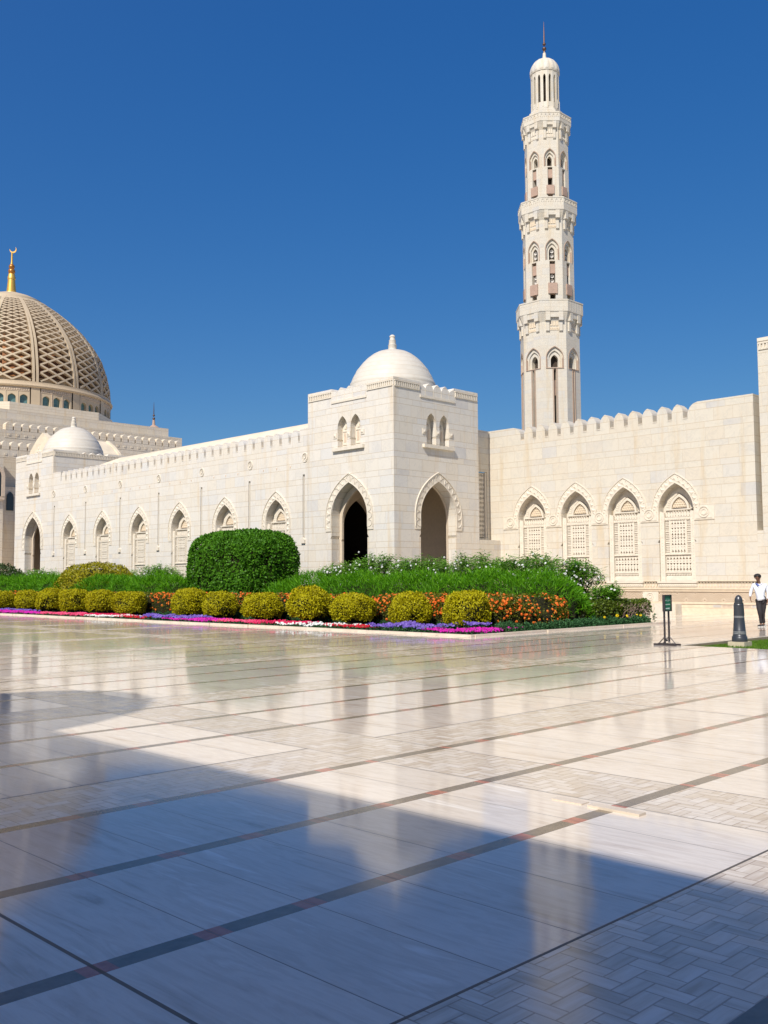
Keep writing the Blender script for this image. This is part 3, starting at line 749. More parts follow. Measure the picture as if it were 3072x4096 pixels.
r = MB(); r.box((40.66, 34.60, 3.93), (42.26, 34.62, 7.62)); r.build('screen_back', DARKIN, so_)
m1 = None
for k in range(12):
    y = 31.58-.80*k+.0
    if m1 is None:
        mb = MB(); mb.extrude(merlon_poly(0, 9.20, .29, 9.50, 9.95), 0, .62, LOCAL); mb.extrude([(.291, 9.201), (.509, 9.201), (.509, 9.26), (.291, 9.235)], -.02, .6, LOCAL)
        m1 = mb.build('merlon', STONE, t, (XW-t.location.x, y-t.location.y, 0), RW, world=False)
    else: dup(m1, t, (XW-t.location.x, y-t.location.y, 0))
e = MB(); e.extrude([(-32.085, 9.203), (-31.875, 9.203), (-31.875, 9.25), (-32.085, 9.25)], .02, .6, P); e.build('parapet_sill', CARVE_P, t)
for y in RY: window(t, (XW-t.location.x, y-t.location.y, 0), 'R')
# square medallion panels between the windows
fm = None
for y in (32.85, 30.02, 27.21, 24.40, 21.55):
    if fm is None:
        mb = MB(); mb.extrude([(-.50, 4.36), (.50, 4.36), (.50, 5.11), (-.50, 5.11)], -.03, 0, LOCAL)
        mb.extrude([(-.40, 4.44), (.40, 4.44), (.40, 5.03), (-.40, 5.03)], -.045, -.0305, LOCAL)
        for r0, r1, dd in ((.27, .23, -.075), (.15, .11, -.07)):
            o_ = [(math.cos(a)*r0, 4.735+math.sin(a)*r0) for a in [2*math.pi*i/24 for i in range(24)]]; i_ = [(math.cos(a)*r1, 4.735+math.sin(a)*r1) for a in [2*math.pi*i/24 for i in range(24)]]
            mb.extrude(o_+[o_[0]]+[i_[0]]+i_[::-1], dd, -.046, LOCAL)
        for i in range(14):
            a = 2*math.pi*i/14; mb.add([(.19*math.cos(a)+.03*math.cos(q_), -.046-(.02 if q_ == 0 else 0), 4.735+.19*math.sin(a)+.03*math.sin(q_)) for q_ in (0, 2.1, 4.2)], [(0, 1, 2)])
        for i in range(22):
            u = -.46+i*.0438
            for z in (4.385, 5.07): mb.box((u, -.05, z), (u+.02, -.0305, z+.025))
        fm = mb.build('medallion_panel', CARVE, t, (XW-t.location.x, y-t.location.y, 0), RW, world=False)
    else: dup(fm, t, (XW-t.location.x, y-t.location.y, 0))
# plinth
pl = MB()
pl.box((-34.3, -.16, 1.12), (-19.0, .0, 1.218), P=P); pl.box((-34.3, -.12, 1.02), (-19.0, -.061, 1.119), P=P)
pl.box((-34.3, -.13, .44), (-19.0, -.061, .54), P=P); pl.box((-34.3, -.10, .27), (-19.0, -.061, .43), P=P); pl.box((-34.3, -.16, 0), (-19.0, -.061, .262), P=P)
def pier_band(a, c):
    n_ = max(1, int((c-a)/.15)); w_ = (c-a)/n_
    pl.box((a, -.03, 1.50), (c, -.001, 1.53), P=P)
    for i in range(n_):
        u = a+i*w_; pl.box((u+w_*.22, -.028, 1.25), (u+w_*.78, -.001, 1.46), P=P)
        pl.box((u+w_*.02, -.028, 1.40), (u+w_*.98, -.0295+.02, 1.46), P=P)
edges = [-34.3]+sum([[-y-1.03, -y+1.03] for y in reversed(RY)], [])+[-19.08]
for a, c in zip(edges[0::2], edges[1::2]): pier_band(a, c)
pl.build('plinth', CARVE_P, t)
z = MB(); z.sheet([(-34.3, .545), (-19.06, .545), (-19.06, 1.015), (-34.3, 1.015)], [], P, -.075)
z.build('zigzag_frieze', ZIG, t)
md2 = MB()
for y in (24.40, 27.2, 30.0, 21.0+.0):
    if y == 21.0: continue
    md2.box((-y-.42, -.10, .545), (-y+.42, -.076, 1.015), P=P)
    for r0, r1 in ((.19, .16), (.10, .07)):
        o_ = [(-y+math.cos(a)*r0, .78+math.sin(a)*r0) for a in [2*math.pi*i/20 for i in range(20)]]; i_ = [(-y+math.cos(a)*r1, .78+math.sin(a)*r1) for a in [2*math.pi*i/20 for i in range(20)]]
        md2.extrude(o_+[o_[0]]+[i_[0]]+i_[::-1], -.125, -.101, P)
md2.build('plinth_rosette', CARVE, t)
gs = MB(); u = -21.2
for L_, c_ in ((.45, 0), (.5, 1), (.50, 0), (.4, 1), (.62, 0), (.3, 1)):
    gs.box((u, -.104, .30), (u+L_-.05, -.0995, .41), P=P, m=c_); u += L_
gs.build('grey_marble_inlay', [plain('grey_inlay', (.50, .47, .43), .5), plain('tan_inlay', (.52, .42, .33), .5)], t)
lw = MB(); lw.box((40.25, 21.92, 0), (40.80, 33.5, .49))
tag(lw.build('low_wall', STONE), 'low plain cream marble kerb wall in front of the four-window wing', 'low wall')

# ================================================================== RIGHT TOWER
STONE_T = stone('tower_ashlar_marble', z0=12.02)
t = thing('entrance_tower', (46, 15, 0), 'tall plain marble tower cut off by the right edge of the photo', 'tower')
b = MB(); b.box((XW-.03, 10.5, 0), (XW+7, 18.76, 12.42)); b.box((XW-.025, 18.761, 0), (XW+.6, 19.045, 3.75))
b.build('wall', STONE_T, t)
f = MB(); PT = FW(XW-.03); dentils(f, -18.70, -10.6, 11.92, 12.14, PT, .16); f.box((-18.75, -.03, 12.26), (-10.5, .004, 12.415), P=PT)
for k in range(50):
    y = 18.70-k*.15
    if y > 11: f.box((-y+.01, -.02, 1.25), (-y+.08, .003, 1.46), P=PT)
f.box((-18.75, -.13, 1.12), (-10.5, .004, 1.218), P=PT); f.box((-18.75, -.09, 0), (-10.5, .004, .43), P=PT)
f.build('dentil_frieze', CARVE, t)
z = MB(); z.sheet([(-18.74, .47), (-10.6, .47), (-10.6, 1.1), (-18.74, 1.1)], [], PT, -.03); z.build('zigzag_frieze', ZIG, t)

# ================================================================== MINARET
MX, MY = MIN_C
t = thing('minaret', (MX, MY, 0), 'tall octagonal minaret with three balconies and a ribbed white cap', 'minaret')
def PO(k, ap, cx=MX, cy=MY):
    a = k*math.pi/4; n = (math.cos(a), math.sin(a)); tt = (-n[1], n[0])
    return lambda u, d, z: (cx+n[0]*(ap-d)+tt[0]*u, cy+n[1]*(ap-d)+tt[1]*u, z)
def shaft(z0, z1, R_, spec, name):
    ap = R_*math.cos(math.pi/8); hw = R_*math.sin(math.pi/8)
    b = MB(); trim = MB(); dark = MB(); pkl = []; spk = MB()
    for k in range(8):
        Pk = PO(k, ap); h1 = spec['a1']; h2 = spec['a2']; h3 = spec['a3']; sl = spec['slot']
        # outer arch niche
        b.sheet([(-hw, z0), (hw, z0), (hw, z1), (-hw, z1)], [arch(0, h1[0], h1[1], h1[2], h1[3], 7)] + ([[(-sl[0], sl[1]), (sl[0], sl[1]), (sl[0], h1[1]-.08), (-sl[0], h1[1]-.08)]] if sl[1] < h1[1] else []), Pk, 0, [.10]+([.55] if sl[1] < h1[1] else []))
        trim.extrude(arch(0, h1[0], h1[1], h1[2], h1[3], 7)+arch(0, h1[0]+.05, h1[1], h1[2], h1[3]+.06, 7)[::-1], -.03, .0, Pk)
        b.sheet(arch(0, h1[0], h1[1], h1[2], h1[3], 7), [arch(0, h2[0], h2[1], h2[2], h2[3], 6)], Pk, .10, .10)
        b.sheet(arch(0, h2[0], h2[1], h2[2], h2[3], 6), [arch(0, h3[0], h3[1], h3[2], h3[3], 6)], Pk, .20, .45)
        for s_ in (-1, 1): trim.box(((h1[0]-.035)*s_-.02, .02, h1[1]), ((h1[0]-.035)*s_+.02, .10, h1[2]), P=Pk)
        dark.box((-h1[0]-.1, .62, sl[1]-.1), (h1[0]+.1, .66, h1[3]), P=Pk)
        for z_a, z_b, w_, d_ in spec['pink']: q_ = MB(); q_.box((-w_, -d_, z_a), (w_, .40, z_b), P=Pk); pkl.append(('pink_box' if d_ > 0 else 'pink_panel', q_))
        for z_a, z_b in spec.get('spk', []):
            n_ = int((z_b-z_a)/.34)
            for i in range(n_):
                cz = z_b-.2-i*.36; m_ = 12
                c0 = [Pk(.15*math.cos(a), .22, cz+.15*math.sin(a)) for a in [2*math.pi*j/m_ for j in range(m_)]]; c1 = [Pk(.06*math.cos(a), .34, cz+.06*math.sin(a)) for a in [2*math.pi*j/m_ for j in range(m_)]]
                spk.add(c0+c1, [(j, (j+1) % m_, m_+(j+1) % m_, m_+j) for j in range(m_)]+[tuple(range(m_, 2*m_))])
        if spec.get('rail'):
            for s_ in (-1, 1):
                trim.box((s_*(sl[0]+.03)-.018, -.045, sl[1]), (s_*(sl[0]+.03)+.018, .0, h1[1]-.05), P=Pk); trim.box((s_*(sl[0]+.10)-.010, -.03, sl[1]), (s_*(sl[0]+.10)+.010, .0, h1[1]-.05), P=Pk)
            trim.box((-h1[0]-.06, -.05, h1[1]-.05), (h1[0]+.06, .0, h1[1]), P=Pk)
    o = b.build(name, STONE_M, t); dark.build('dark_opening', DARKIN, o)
    if trim.f: trim.build('arch_trim', PINKD, o)
    for nm_, q_ in pkl: q_.build(nm_, PINK, o)
    if spk.f: spk.build('loudspeaker', SPEAK, o)
shaft(0, 21.7, 2.40, dict(a1=(.64, 18.05, 18.85, 19.70), a2=(.46, 18.1, 18.8, 19.42), a3=(.29, 18.1, 18.65, 19.10), slot=(.09, 6.0), pink=[(15.9, 17.1, .06, -.2)], rail=True), 'lower_shaft')
shaft(23.3, 30.0, 2.07, dict(a1=(.50, 26.7, 27.6, 28.38), a2=(.37, 26.7, 27.5, 28.08), a3=(.22, 26.7, 27.4, 27.80), slot=(.22, 23.35), pink=[(25.66, 26.42, .215, -.12), (24.0, 24.85, .36, .10)], spk=[(26.45, 27.65), (24.9, 25.65)]), 'middle_shaft')
shaft(31.6, 37.5, 1.79, dict(a1=(.43, 34.4, 35.1, 35.80), a2=(.32, 34.4, 35.0, 35.55), a3=(.19, 34.4, 34.95, 35.28), slot=(.19, 31.65), pink=[(33.5, 34.19, .185, -.12), (32.12, 32.83, .31, .10)]), 'upper_shaft')
def octo(mb, prof, c=(MX, MY)): mb.lathe([(r_, z_) for r_, z_ in prof], (c[0], c[1], 0), 8, a0=math.pi/8, a1=math.pi/8+2*math.pi)
def balcony(R_b, R_s, z_pil, z_cor, z_bot, z_top, arches, relief):
    b = MB()
    octo(b, [(R_s*.99, z_cor-.05), (R_s*1.0, z_cor), (R_b*.99, z_bot), (R_b, z_bot+.001), (R_b, z_top), (R_b-.14, z_top), (R_b-.14, z_top-.5), (R_s*.9, z_top-.5)])
    ap = R_s*math.cos(math.pi/8); hw = R_s*math.sin(math.pi/8); apb = R_b*math.cos(math.pi/8); out = apb-ap
    for k in range(8):
        Pk = PO(k, ap)
        for s_ in (-1, 1):
            a, c_ = sorted((s_*hw*.42, s_*hw*.70))
            b.box((a, -out*.42, z_pil), (c_, .03, z_cor+.1), P=Pk); b.box((a-.05, -out*.93, z_cor+.1), (c_+.05, .03, z_bot-.01), P=Pk)
            b.add([Pk(a, -out*.42, z_pil), Pk(c_, -out*.42, z_pil), Pk(c_, -.001, z_pil-.13), Pk(a, -.001, z_pil-.13)], [(0, 1, 2, 3)])
        b.box((-hw*.45, -out*.80, z_cor+.35), (hw*.45, .03, z_bot-.02), P=Pk)
        Pb = PO(k, apb); hb = R_b*math.sin(math.pi/8)
        b.box((-hb*.98, -.025, z_top-.10), (hb*.98, .0, z_top-.001), P=Pb)
        if arches:
            n_ = 5
            for i in range(n_):
                u = -hb+2*hb*(i+.5)/n_; w_ = hb/n_*.62
                o_ = arch(u, w_, z_top-.42, z_top-.28, z_top-.15, 3); i_ = arch(u, w_*.68, z_top-.42, z_top-.29, z_top-.20, 3)
                b.extrude(o_+i_[::-1], -.03, 0, Pb)
        else:
            for i in range(1, 6):
                u = -hb+2*hb*i/6; b.box((u-.012, -.012, z_bot+.1), (u+.012, 0, z_top-.12), P=Pb)
    o = b.build('balcony', STONE_M, t)
    for k in range(8):
        c = MB(); Pk = PO(k, ap)
        for i in range(3):
            u = (i-1)*hw*.24
            c.box((u-hw*.09, -.04, z_cor-.30), (u+hw*.09, .01, z_cor+.05), P=Pk)
        c.box((-hw*.38, -.03, z_pil+.06), (hw*.38, .01, z_cor-.42), P=Pk)
        for i in range(12):
            u = -hw*.34+(i % 6)*hw*.135; z_ = z_pil+.12+(i//6)*(z_cor-z_pil-.6)*.5
            c.add([Pk(u, -.031, z_), Pk(u+hw*.1, -.031, z_), Pk(u+hw*.05, -.031, z_+.12), Pk(u+hw*.05, -.06, z_+.04)], [(0, 1, 3), (1, 2, 3), (2, 0, 3)])
        c.build('carved_panel', CARVE_P if relief else CARVE, o)
balcony(2.72, 2.40, 20.95, 21.65, 22.45, 23.40, False, True)
balcony(2.41, 2.07, 29.22, 29.92, 30.68, 31.70, True, True)
balcony(2.07, 1.79, 36.68, 37.38, 38.02, 38.76, True, False)
b = MB(); octo(b, [(1.60, 37.5), (1.60, 39.02), (1.50, 39.05), (1.50, 39.2), (1.36, 39.22), (1.36, 39.38), (1.22, 39.40), (1.22, 39.55), (.6, 39.6)])
b.build('stepped_base', STONE_M, t)
b = MB(); rr = 1.13; n_ = 16
for k in range(n_):
    a = 2*math.pi*(k+.5)/n_; hwf = rr*math.tan(math.pi/n_)
    nrm = (math.cos(a), math.sin(a)); tt = (-nrm[1], nrm[0])
    Pk = (lambda nrm, tt: lambda u, d, z: (MX+nrm[0]*(rr-d)+tt[0]*u, MY+nrm[1]*(rr-d)+tt[1]*u, z))(nrm, tt)
    b.sheet([(-hwf, 39.5), (hwf, 39.5), (hwf, 42.62), (-hwf, 42.62)], [arch(0, hwf*.46, 40.0, 42.05, 42.32, 4)], Pk, 0, .28)
    b.box((-hwf*.9, -.03, 39.6), (-hwf*.5, 0, 40.3), P=Pk)
o = b.build('lantern', STONE_M, t)
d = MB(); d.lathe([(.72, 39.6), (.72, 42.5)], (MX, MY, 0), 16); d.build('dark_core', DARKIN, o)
b = MB(); pr = [(1.13, 42.60), (1.19, 42.66), (1.20, 42.75)]+[(1.185*math.cos(a)**.85, 42.78+1.27*math.sin(a)) for a in [R(5*i) for i in range(18)]]
b.lathe([(max(p_, .10), z_) for p_, z_ in pr], (MX, MY, 0), 96, mod=lambda a, z_: 1+(.035*abs(math.cos(a*8)) if z_ > 42.77 else 0))
b.build('ribbed_dome', STONE_M, t, smooth=True)
b = MB(); b.lathe([(.20, 43.98), (.155, 44.25), (.12, 44.62)], (MX, MY, 0), 12); o = b.build('finial', STONE_M, t, smooth=True)
b = MB(); b.lathe([(.10, 44.62), (.07, 44.80)], (MX, MY, 0), 10)
for z_, r_ in ((44.98, .17), (45.38, .14)): b.lathe([(max(.01, r_*math.sin(a)), z_-r_*math.cos(a)) for a in [math.pi*i/8 for i in range(9)]], (MX, MY, 0), 12)
b.lathe([(.065, 45.5), (.05, 46.2), (.012, 47.3)], (MX, MY, 0), 8); b.build('bronze_spire', BRONZE, o, smooth=True)

# ================================================================== SMALL DISTANT SPIRE
t = thing('distant_minaret', (99.09, 162.11, 0), 'tip of a far minaret with a thin bronze spire showing above the prayer hall roof', 'minaret')
b = MB(); octo(b, [(2.0, 0), (2.0, 29.5)], (99.09, 162.11)); b.build('shaft', STONE_H, t)
b = MB(); b.lathe([(1.9, 29.4), (1.85, 30.0), (1.4, 30.8), (.8, 31.3), (.3, 31.6), (.22, 32.6)], (99.09, 162.11, 0), 16); b.build('ribbed_dome', PINK, t, smooth=True)
b = MB()
for z_, r_ in ((32.85, .26), (33.45, .22)): b.lathe([(max(.01, r_*math.sin(a)), z_-r_*math.cos(a)) for a in [math.pi*i/8 for i in range(9)]], (99.09, 162.11, 0), 10)
b.lathe([(.10, 33.6), (.08, 34.6), (.03, 36.0)], (99.09, 162.11, 0), 6); b.build('bronze_spire', BRONZE, t, smooth=True)

# ================================================================== PRAYER HALL
DX, DY = 60.01, 137.47
t = thing('prayer_hall', (DX, 130, 0), 'great prayer hall behind the arcade, stepped sandstone roofs under a golden lattice dome', 'prayer hall')
b = MB()
b.box((20, 114, 0), (49.31, 160, 17.62)); b.box((20, 117.5, 0), (80.9, 165, 20.55)); b.box((20, 119, 20.55), (77.4, 163, 22.24)); b.box((20, 119.5, 22.24), (75.45, 162, 23.46))
PH = lambda u, d, z: (u, d, z)
b.add([(53.12, 121.5, 23.4), (65.62, 121.5, 23.4), (70.3, 126.2, 23.4), (70.3, 150, 23.4), (48.4, 150, 23.4), (48.4, 126.2, 23.4), (53.12, 121.5, 24.87), (65.62, 121.5, 24.87), (70.3, 126.2, 24.87), (70.3, 150, 24.87), (48.4, 150, 24.87), (48.4, 126.2, 24.87)],
      [(0, 1, 7, 6), (1, 2, 8, 7), (2, 3, 9, 8), (5, 0, 6, 11), (4, 5, 11, 10), (6, 7, 8, 9, 10, 11)])
b.box((49.32, 116.0, 0), (80.6, 117.49, 13.3))
# tall arched window and buttress edge at far left, small window in the recess
b.build('wall', STONE_H, t)
wv = MB(); wv.sheet(arch(47.9, 1.15, 11.9, 14.3, 15.5, 8), [], LOCAL, 113.96); wv.extrude(arch(47.9, 1.15, 11.9, 14.3, 15.5, 8)+arch(47.9, 1.55, 11.9, 14.3, 16.0, 8)[::-1], 113.85, 113.99, LOCAL, 1)
wv.box((46.3, 113.6, 11.5), (49.3, 113.98, 11.75), m=1); wv.extrude(arch(51.0, .45, 10.4, 12.0, 12.7, 6), 115.9, 115.98, LOCAL)
wv.build('window', [GLASS_D, CARVE_G], t)
mh = None
def hall_merlon():
    mb = MB(); mb.extrude(merlon_poly(0, 0, .44, .55, 1.05), 0, .9, LOCAL); mb.box((-.53, .02, -1.0), (.53, .5, 0)); mb.box((-.14, -.03, -.72), (.18, .015, -.45), m=0)
    return mb
for k in range(24):
    x_ = 51.38+1.065*k
    if x_ > 77.6: break
    lo_ = (x_-t.location.x, 117.45-t.location.y, 20.55)
    if mh is None: mh = hall_merlon().build('merlon', STONE_H, t, lo_, 0, world=False)
    else: dup(mh, t, lo_)
for k in range(9): dup(mh, t, (45.1+1.09*k-t.location.x, 113.95-t.location.y, 17.62))
# drum
b = MB(); NR = 15; A0 = R(246.42+13.3)
rd_ = 14.15
step = 2*math.pi/NR
def PD(a, rad): 
    n_ = (math.cos(a), math.sin(a)); tt = (-n_[1], n_[0])
    return lambda u, d, z: (DX+n_[0]*(rad-d)+tt[0]*u, DY+n_[1]*(rad-d)+tt[1]*u, z)
seg5 = 5; hwf = rd_*math.tan(step/10)
gl = MB(); fr = MB()
for k in range(NR):
    for i in range(5):
        a = A0+step*(k+(i+.0)/5); Pk = PD(a, rd_)
        if i == 0: b.sheet([(-hwf, 24.0), (hwf, 24.0), (hwf, 27.55), (-hwf, 27.55)], [], Pk, -.10)
        elif i in (1, 4) and False: pass
        else:
            pass
    for i in range(3):
        a = A0+step*k+step*(.12+.76*(i+.5)/3); hw3 = rd_*math.tan(step*.76/6); Pk = PD(a, rd_)
        b.sheet([(-hw3, 24.0), (hw3, 24.0), (hw3, 27.55), (-hw3, 27.55)], [arch(0, .50, 25.0, 26.1, 26.55, 6)], Pk, 0, .45)
        gl.box((-.55, .40, 24.9), (.55, .46, 26.6), P=Pk)
        fr.box((-hw3-.03, -.05, 24.0), (-hw3+.03, .0, 27.0), P=Pk)
        for j in range(5):
            u = -hw3+2*hw3*(j+.5)/5; fr.extrude([(u-.15, 27.20), (u, 27.05), (u+.15, 27.20), (u, 27.35)], -.07, 0, Pk)
        fr.box((-hw3, -.05, 27.36), (hw3, 0, 27.44), P=Pk); fr.box((-hw3, -.05, 26.95), (hw3, 0, 27.02), P=Pk)
o = b.build('drum', LATT, t); gl.build('drum_window', GLASS_T, o); fr.build('drum_relief', CARVE_G, o)
b = MB(); b.lathe([(14.2, 27.50), (14.45, 27.58), (14.52, 27.75), (14.40, 27.93), (14.30, 28.10), (14.30, 28.32), (13.9, 28.33)], (DX, DY, 0), 90); b.build('ring_moulding', plain('golden_tan_moulding', (.52, .40, .26), .6), t, smooth=True)
prof = [(14.22, 28.33), (14.12, 29.91), (13.65, 32.05), (12.90, 34.19), (11.95, 35.78), (10.36, 37.85), (8.80, 39.37), (7.05, 40.78), (5.6, 41.75), (4.1, 42.62)]
PL = [0]
for p_, q_ in zip(prof, prof[1:]): PL.append(PL[-1]+math.hypot(q_[0]-p_[0], q_[1]-p_[1]))
def dome_pt(a, s, off=0.0):
    s = max(0, min(PL[-1], s)); i = max(j for j in range(len(prof)-1) if PL[j] <= s+1e-9); f_ = (s-PL[i])/(PL[i+1]-PL[i])
    r_ = prof[i][0]*(1-f_)+prof[i+1][0]*f_; z_ = prof[i][1]*(1-f_)+prof[i+1][1]*f_
    # smooth normal
    s2_ = min(PL[-1], s+.6); s1_ = max(0, s-.6)
    tr = np.interp([s1_, s2_], PL, [p_[0] for p_ in prof]); tz = np.interp([s1_, s2_], PL, [p_[1] for p_ in prof])
    dr, dz = tr[1]-tr[0], tz[1]-tz[0]; L_ = math.hypot(dr, dz); nr, nz_ = dz/L_, -dr/L_
    r_ += nr*off; z_ += nz_*off
    return (DX+r_*math.cos(a), DY+r_*math.sin(a), z_)
def bar(mb, pts, w_, dep):
    """ribbon following the dome: pts list of (angle, s)"""
    rows_ = []
    for i, (a, s) in enumerate(pts):
        p0 = Vector(dome_pt(*pts[max(i-1, 0)])); p1 = Vector(dome_pt(*pts[min(i+1, len(pts)-1)])); T_ = (p1-p0).normalized()
        c_ = Vector(dome_pt(a, s)); n_ = (Vector(dome_pt(a, s, .5))-c_).normalized(); sd = T_.cross(n_).normalized()*w_*.5
        rows_.append([c_-sd, c_+sd, c_+sd-n_*dep, c_-sd-n_*dep])
    vs = [v_ for r_ in rows_ for v_ in r_]; fs = []
    for i in range(len(rows_)-1):
        for j in range(4): fs.append((i*4+j, i*4+(j+1) % 4, (i+1)*4+(j+1) % 4, (i+1)*4+j))
    mb.add(vs, fs)
S0, S1 = .15, PL[-1]-1.5
# equal steps that shrink towards the top
NROW = 18; lev = [S0+(S1-S0)*(1-(1-i/NROW)**1.0) for i in range(NROW+1)]
wts = [.7+.6*(1-i/NROW) for i in range(NROW)]; tot = sum(wts); acc = 0; lev = [S0]
for w_ in wts: acc += w_; lev.append(S0+(S1-S0)*acc/tot)
lt = MB(); rb = MB()
for k in range(NR):
    a_c = A0+step*k; g_ = .012
    for side in (-1, 1):
        pts = [(a_c+side*.0175, s) for s in np.linspace(0, PL[-1]-.7, 22)]
        bar(rb, pts, .31, .9)
    aL, aR = a_c+.045, a_c+step-.045
    for i in range(-3, NROW+1):
        # each bar rises over two rows while crossing the panel; both directions
        for dr_ in (1, -1):
            pts = []
            for q_ in np.linspace(0, 1, 9):
                lvf = i+q_*2.0
                if lvf < 0 or lvf > NROW: continue
                j = min(int(lvf), NROW-1); s = lev[j]+(lev[j+1]-lev[j])*(lvf-j)
                pts.append((aL+(aR-aL)*(q_ if dr_ > 0 else 1-q_), s))
            if len(pts) > 1: bar(lt, pts, .225-.09*max(0, i)/NROW, .50)
o = lt.build('lattice', LATT, t); rb.build('dome_rib', LATT, t)
b = MB(); b.lathe([(14.15, 28.3), (13.7, 28.35), (13.7, 28.8), (14.12, 28.85)], (DX, DY, 0), 90); 
b.lathe([(5.55, 41.72), (5.2, 42.05)], (DX, DY, 0), 60)
b.lathe([(4.5, 42.15), (4.35, 42.6), (3.0, 43.25), (1.4, 43.78), (.3, 43.98)], (DX, DY, 0), 60); b.build('dome_cap', LATT, t, smooth=True)
b = MB(); b.lathe([(max(.2, p_*.885), 28.3+(z_-28.3)*.90) for p_, z_ in prof]+[(.1, 41.6)], (DX, DY, 0), 60); b.build('inner_dome', INDOME, t, smooth=True)
b = MB(); b.lathe([(.82, 43.85), (.78, 44.05), (.66, 44.15), (.50, 45.9), (.56, 45.95), (.56, 46.3), (.50, 46.4), (.46, 46.75), (.12, 46.8), (.1, 46.95)], (DX, DY, 0), 24)
b.lathe([(.13, 48.2), (.14, 48.9), (.26, 50.0), (.20, 50.02)], (DX, DY, 0), 10) if False else b.lathe([(.22, 48.05), (.14, 48.6), (.12, 49.95)], (DX, DY, 0), 10)
va = YAW+R(90-0); rt2 = Vector((Rt.x, Rt.y, 0))
cr = []; n_ = 22
for i in range(n_+1):      # open crescent
    th = R(-200+250*i/n_); ro = .50; ri = .50-.19*math.sin(math.pi*i/n_)
    cr.append((ro, ri, th))
for (o1, i1, a1), (o2, i2, a2) in zip(cr, cr[1:]):
    q4 = [(o1, a1), (o2, a2), (i2, a2), (i1, a1)]; vs = []
    for dd in (-.06, .06):
        for r_, a_ in q4: vs.append(Vector((DX, DY, 50.42))+rt2*(r_*math.cos(a_)+.15)+Vector((0, 0, r_*math.sin(a_)))+Vector((Fv.x, Fv.y, 0))*dd)
    b.add(vs, [(0, 1, 2, 3), (4, 5, 6, 7), (0, 1, 5, 4), (2, 3, 7, 6), (1, 2, 6, 5), (0, 3, 7, 4)])
o = b.build('golden_finial', GOLD, t, smooth=True)
b = MB()
for z_, r_ in ((47.15, .50), (47.85, .42)): b.lathe([(max(.01, r_*math.sin(a)), z_-r_*math.cos(a)) for a in [math.pi*i/12 for i in range(13)]], (DX, DY, 0), 20)
b.build('amber_ball', GOLDB, o, smooth=True)

# ================================================================== VAULTED HALL behind the left gatehouse
t = thing('vaulted_hall', (44, 86.5, 0), 'pointed barrel vault with a carved gable rising behind the distant white dome', 'vaulted hall')
b = MB(); pg = [(-3.6, 0), (-3.6, 11.6), (-3.2, 13.0), (-2.4, 14.15), (-1.2, 15.0), (0, 15.62), (1.2, 15.0), (2.4, 14.15), (3.2, 13.0), (3.6, 11.6), (3.6, 0)]
PV = lambda u, d, z: (41+d, 86.5-u, z)
b.extrude(pg, 0, .5, PV); b.extrude([(u*.93, z_*.985) for u, z_ in pg], .501, 6.9, PV)
for d_ in (2.3, 4.4, 6.6): b.extrude([(u*.955, z_*.992) for u, z_ in pg], d_, d_+.28, PV)
b.build('vaulted_roof', ROOFM, t)
c = MB(); 
for i in range(60):
    u = random.uniform(-1.9, 1.9); z_ = random.uniform(12.6, 14.9)
    if abs(u) > (15.1-z_)*.95: continue
    r_ = random.uniform(.10, .2); c.add([PV(u+r_*math.cos(q_), -.01, z_+r_*math.sin(q_)) for q_ in (0, 1.57, 3.14, 4.71)]+[PV(u, -.07, z_)], [(0, 1, 4), (1, 2, 4), (2, 3, 4), (3, 0, 4)])
c.build('carved_gable', CARVE, t)

# ================================================================== LOW ARCADE at far left
t = thing('low_arcade', (54, 118, 0), 'low cream arcade with one pointed arch at the left edge beyond the distant gatehouse', 'arcade')
PA = FW(52); b = MB(); b.sheet([(-124, 0), (-111, 0), (-111, 9.3), (-124, 9.3)], [arch(-117.7, 1.35, 0, 4.6, 6.1, 8)], PA, 0, .8); b.box((52.9, 111, 0), (58, 124, 9.2))
for k in range(12): b.extrude(merlon_poly(-123.2+k*1.05, 9.301, .42, 9.75, 10.2), 0, .7, PA)
b.build('wall', STONE, t)
sm = surround_mesh(1.35, 6.1, 4.6, 3.6, .5, .6, 13, 'scoop'); sm.build('arch_surround', CARVE, t, (52-54, 117.7-118, 0), RW, world=False)
b = MB(); b.box((52.8, 116.4, 0), (52.86, 119.1, 6.3)); b.box((52.72, 116.9, 0), (52.79, 118.5, 3.4), m=1); b.build('doorway', [CARVE_G, PINK], t)

# ================================================================== ARCADE BEHIND THE CAMERA (casts the shade on the paving)
t = thing('shading_arcade', (-14, -5, 0), 'tall building wing behind the viewer whose roof edge and dome throw the foreground shade', 'arcade wing')
b = MB(); b.box((-18, -55, 0), (-6.8, 12.0, 12.55)); b.build('wall', STONE_W, t)
b = MB(); b.lathe([(1.98, 12.3), (2.02, 12.8), (1.9, 13.5), (1.5, 14.2), (.9, 14.7), (.2, 15.0), (.001, 15.05)], (-7.35, 7.75, 0), 48); b.build('dome', DOME, t, smooth=True)

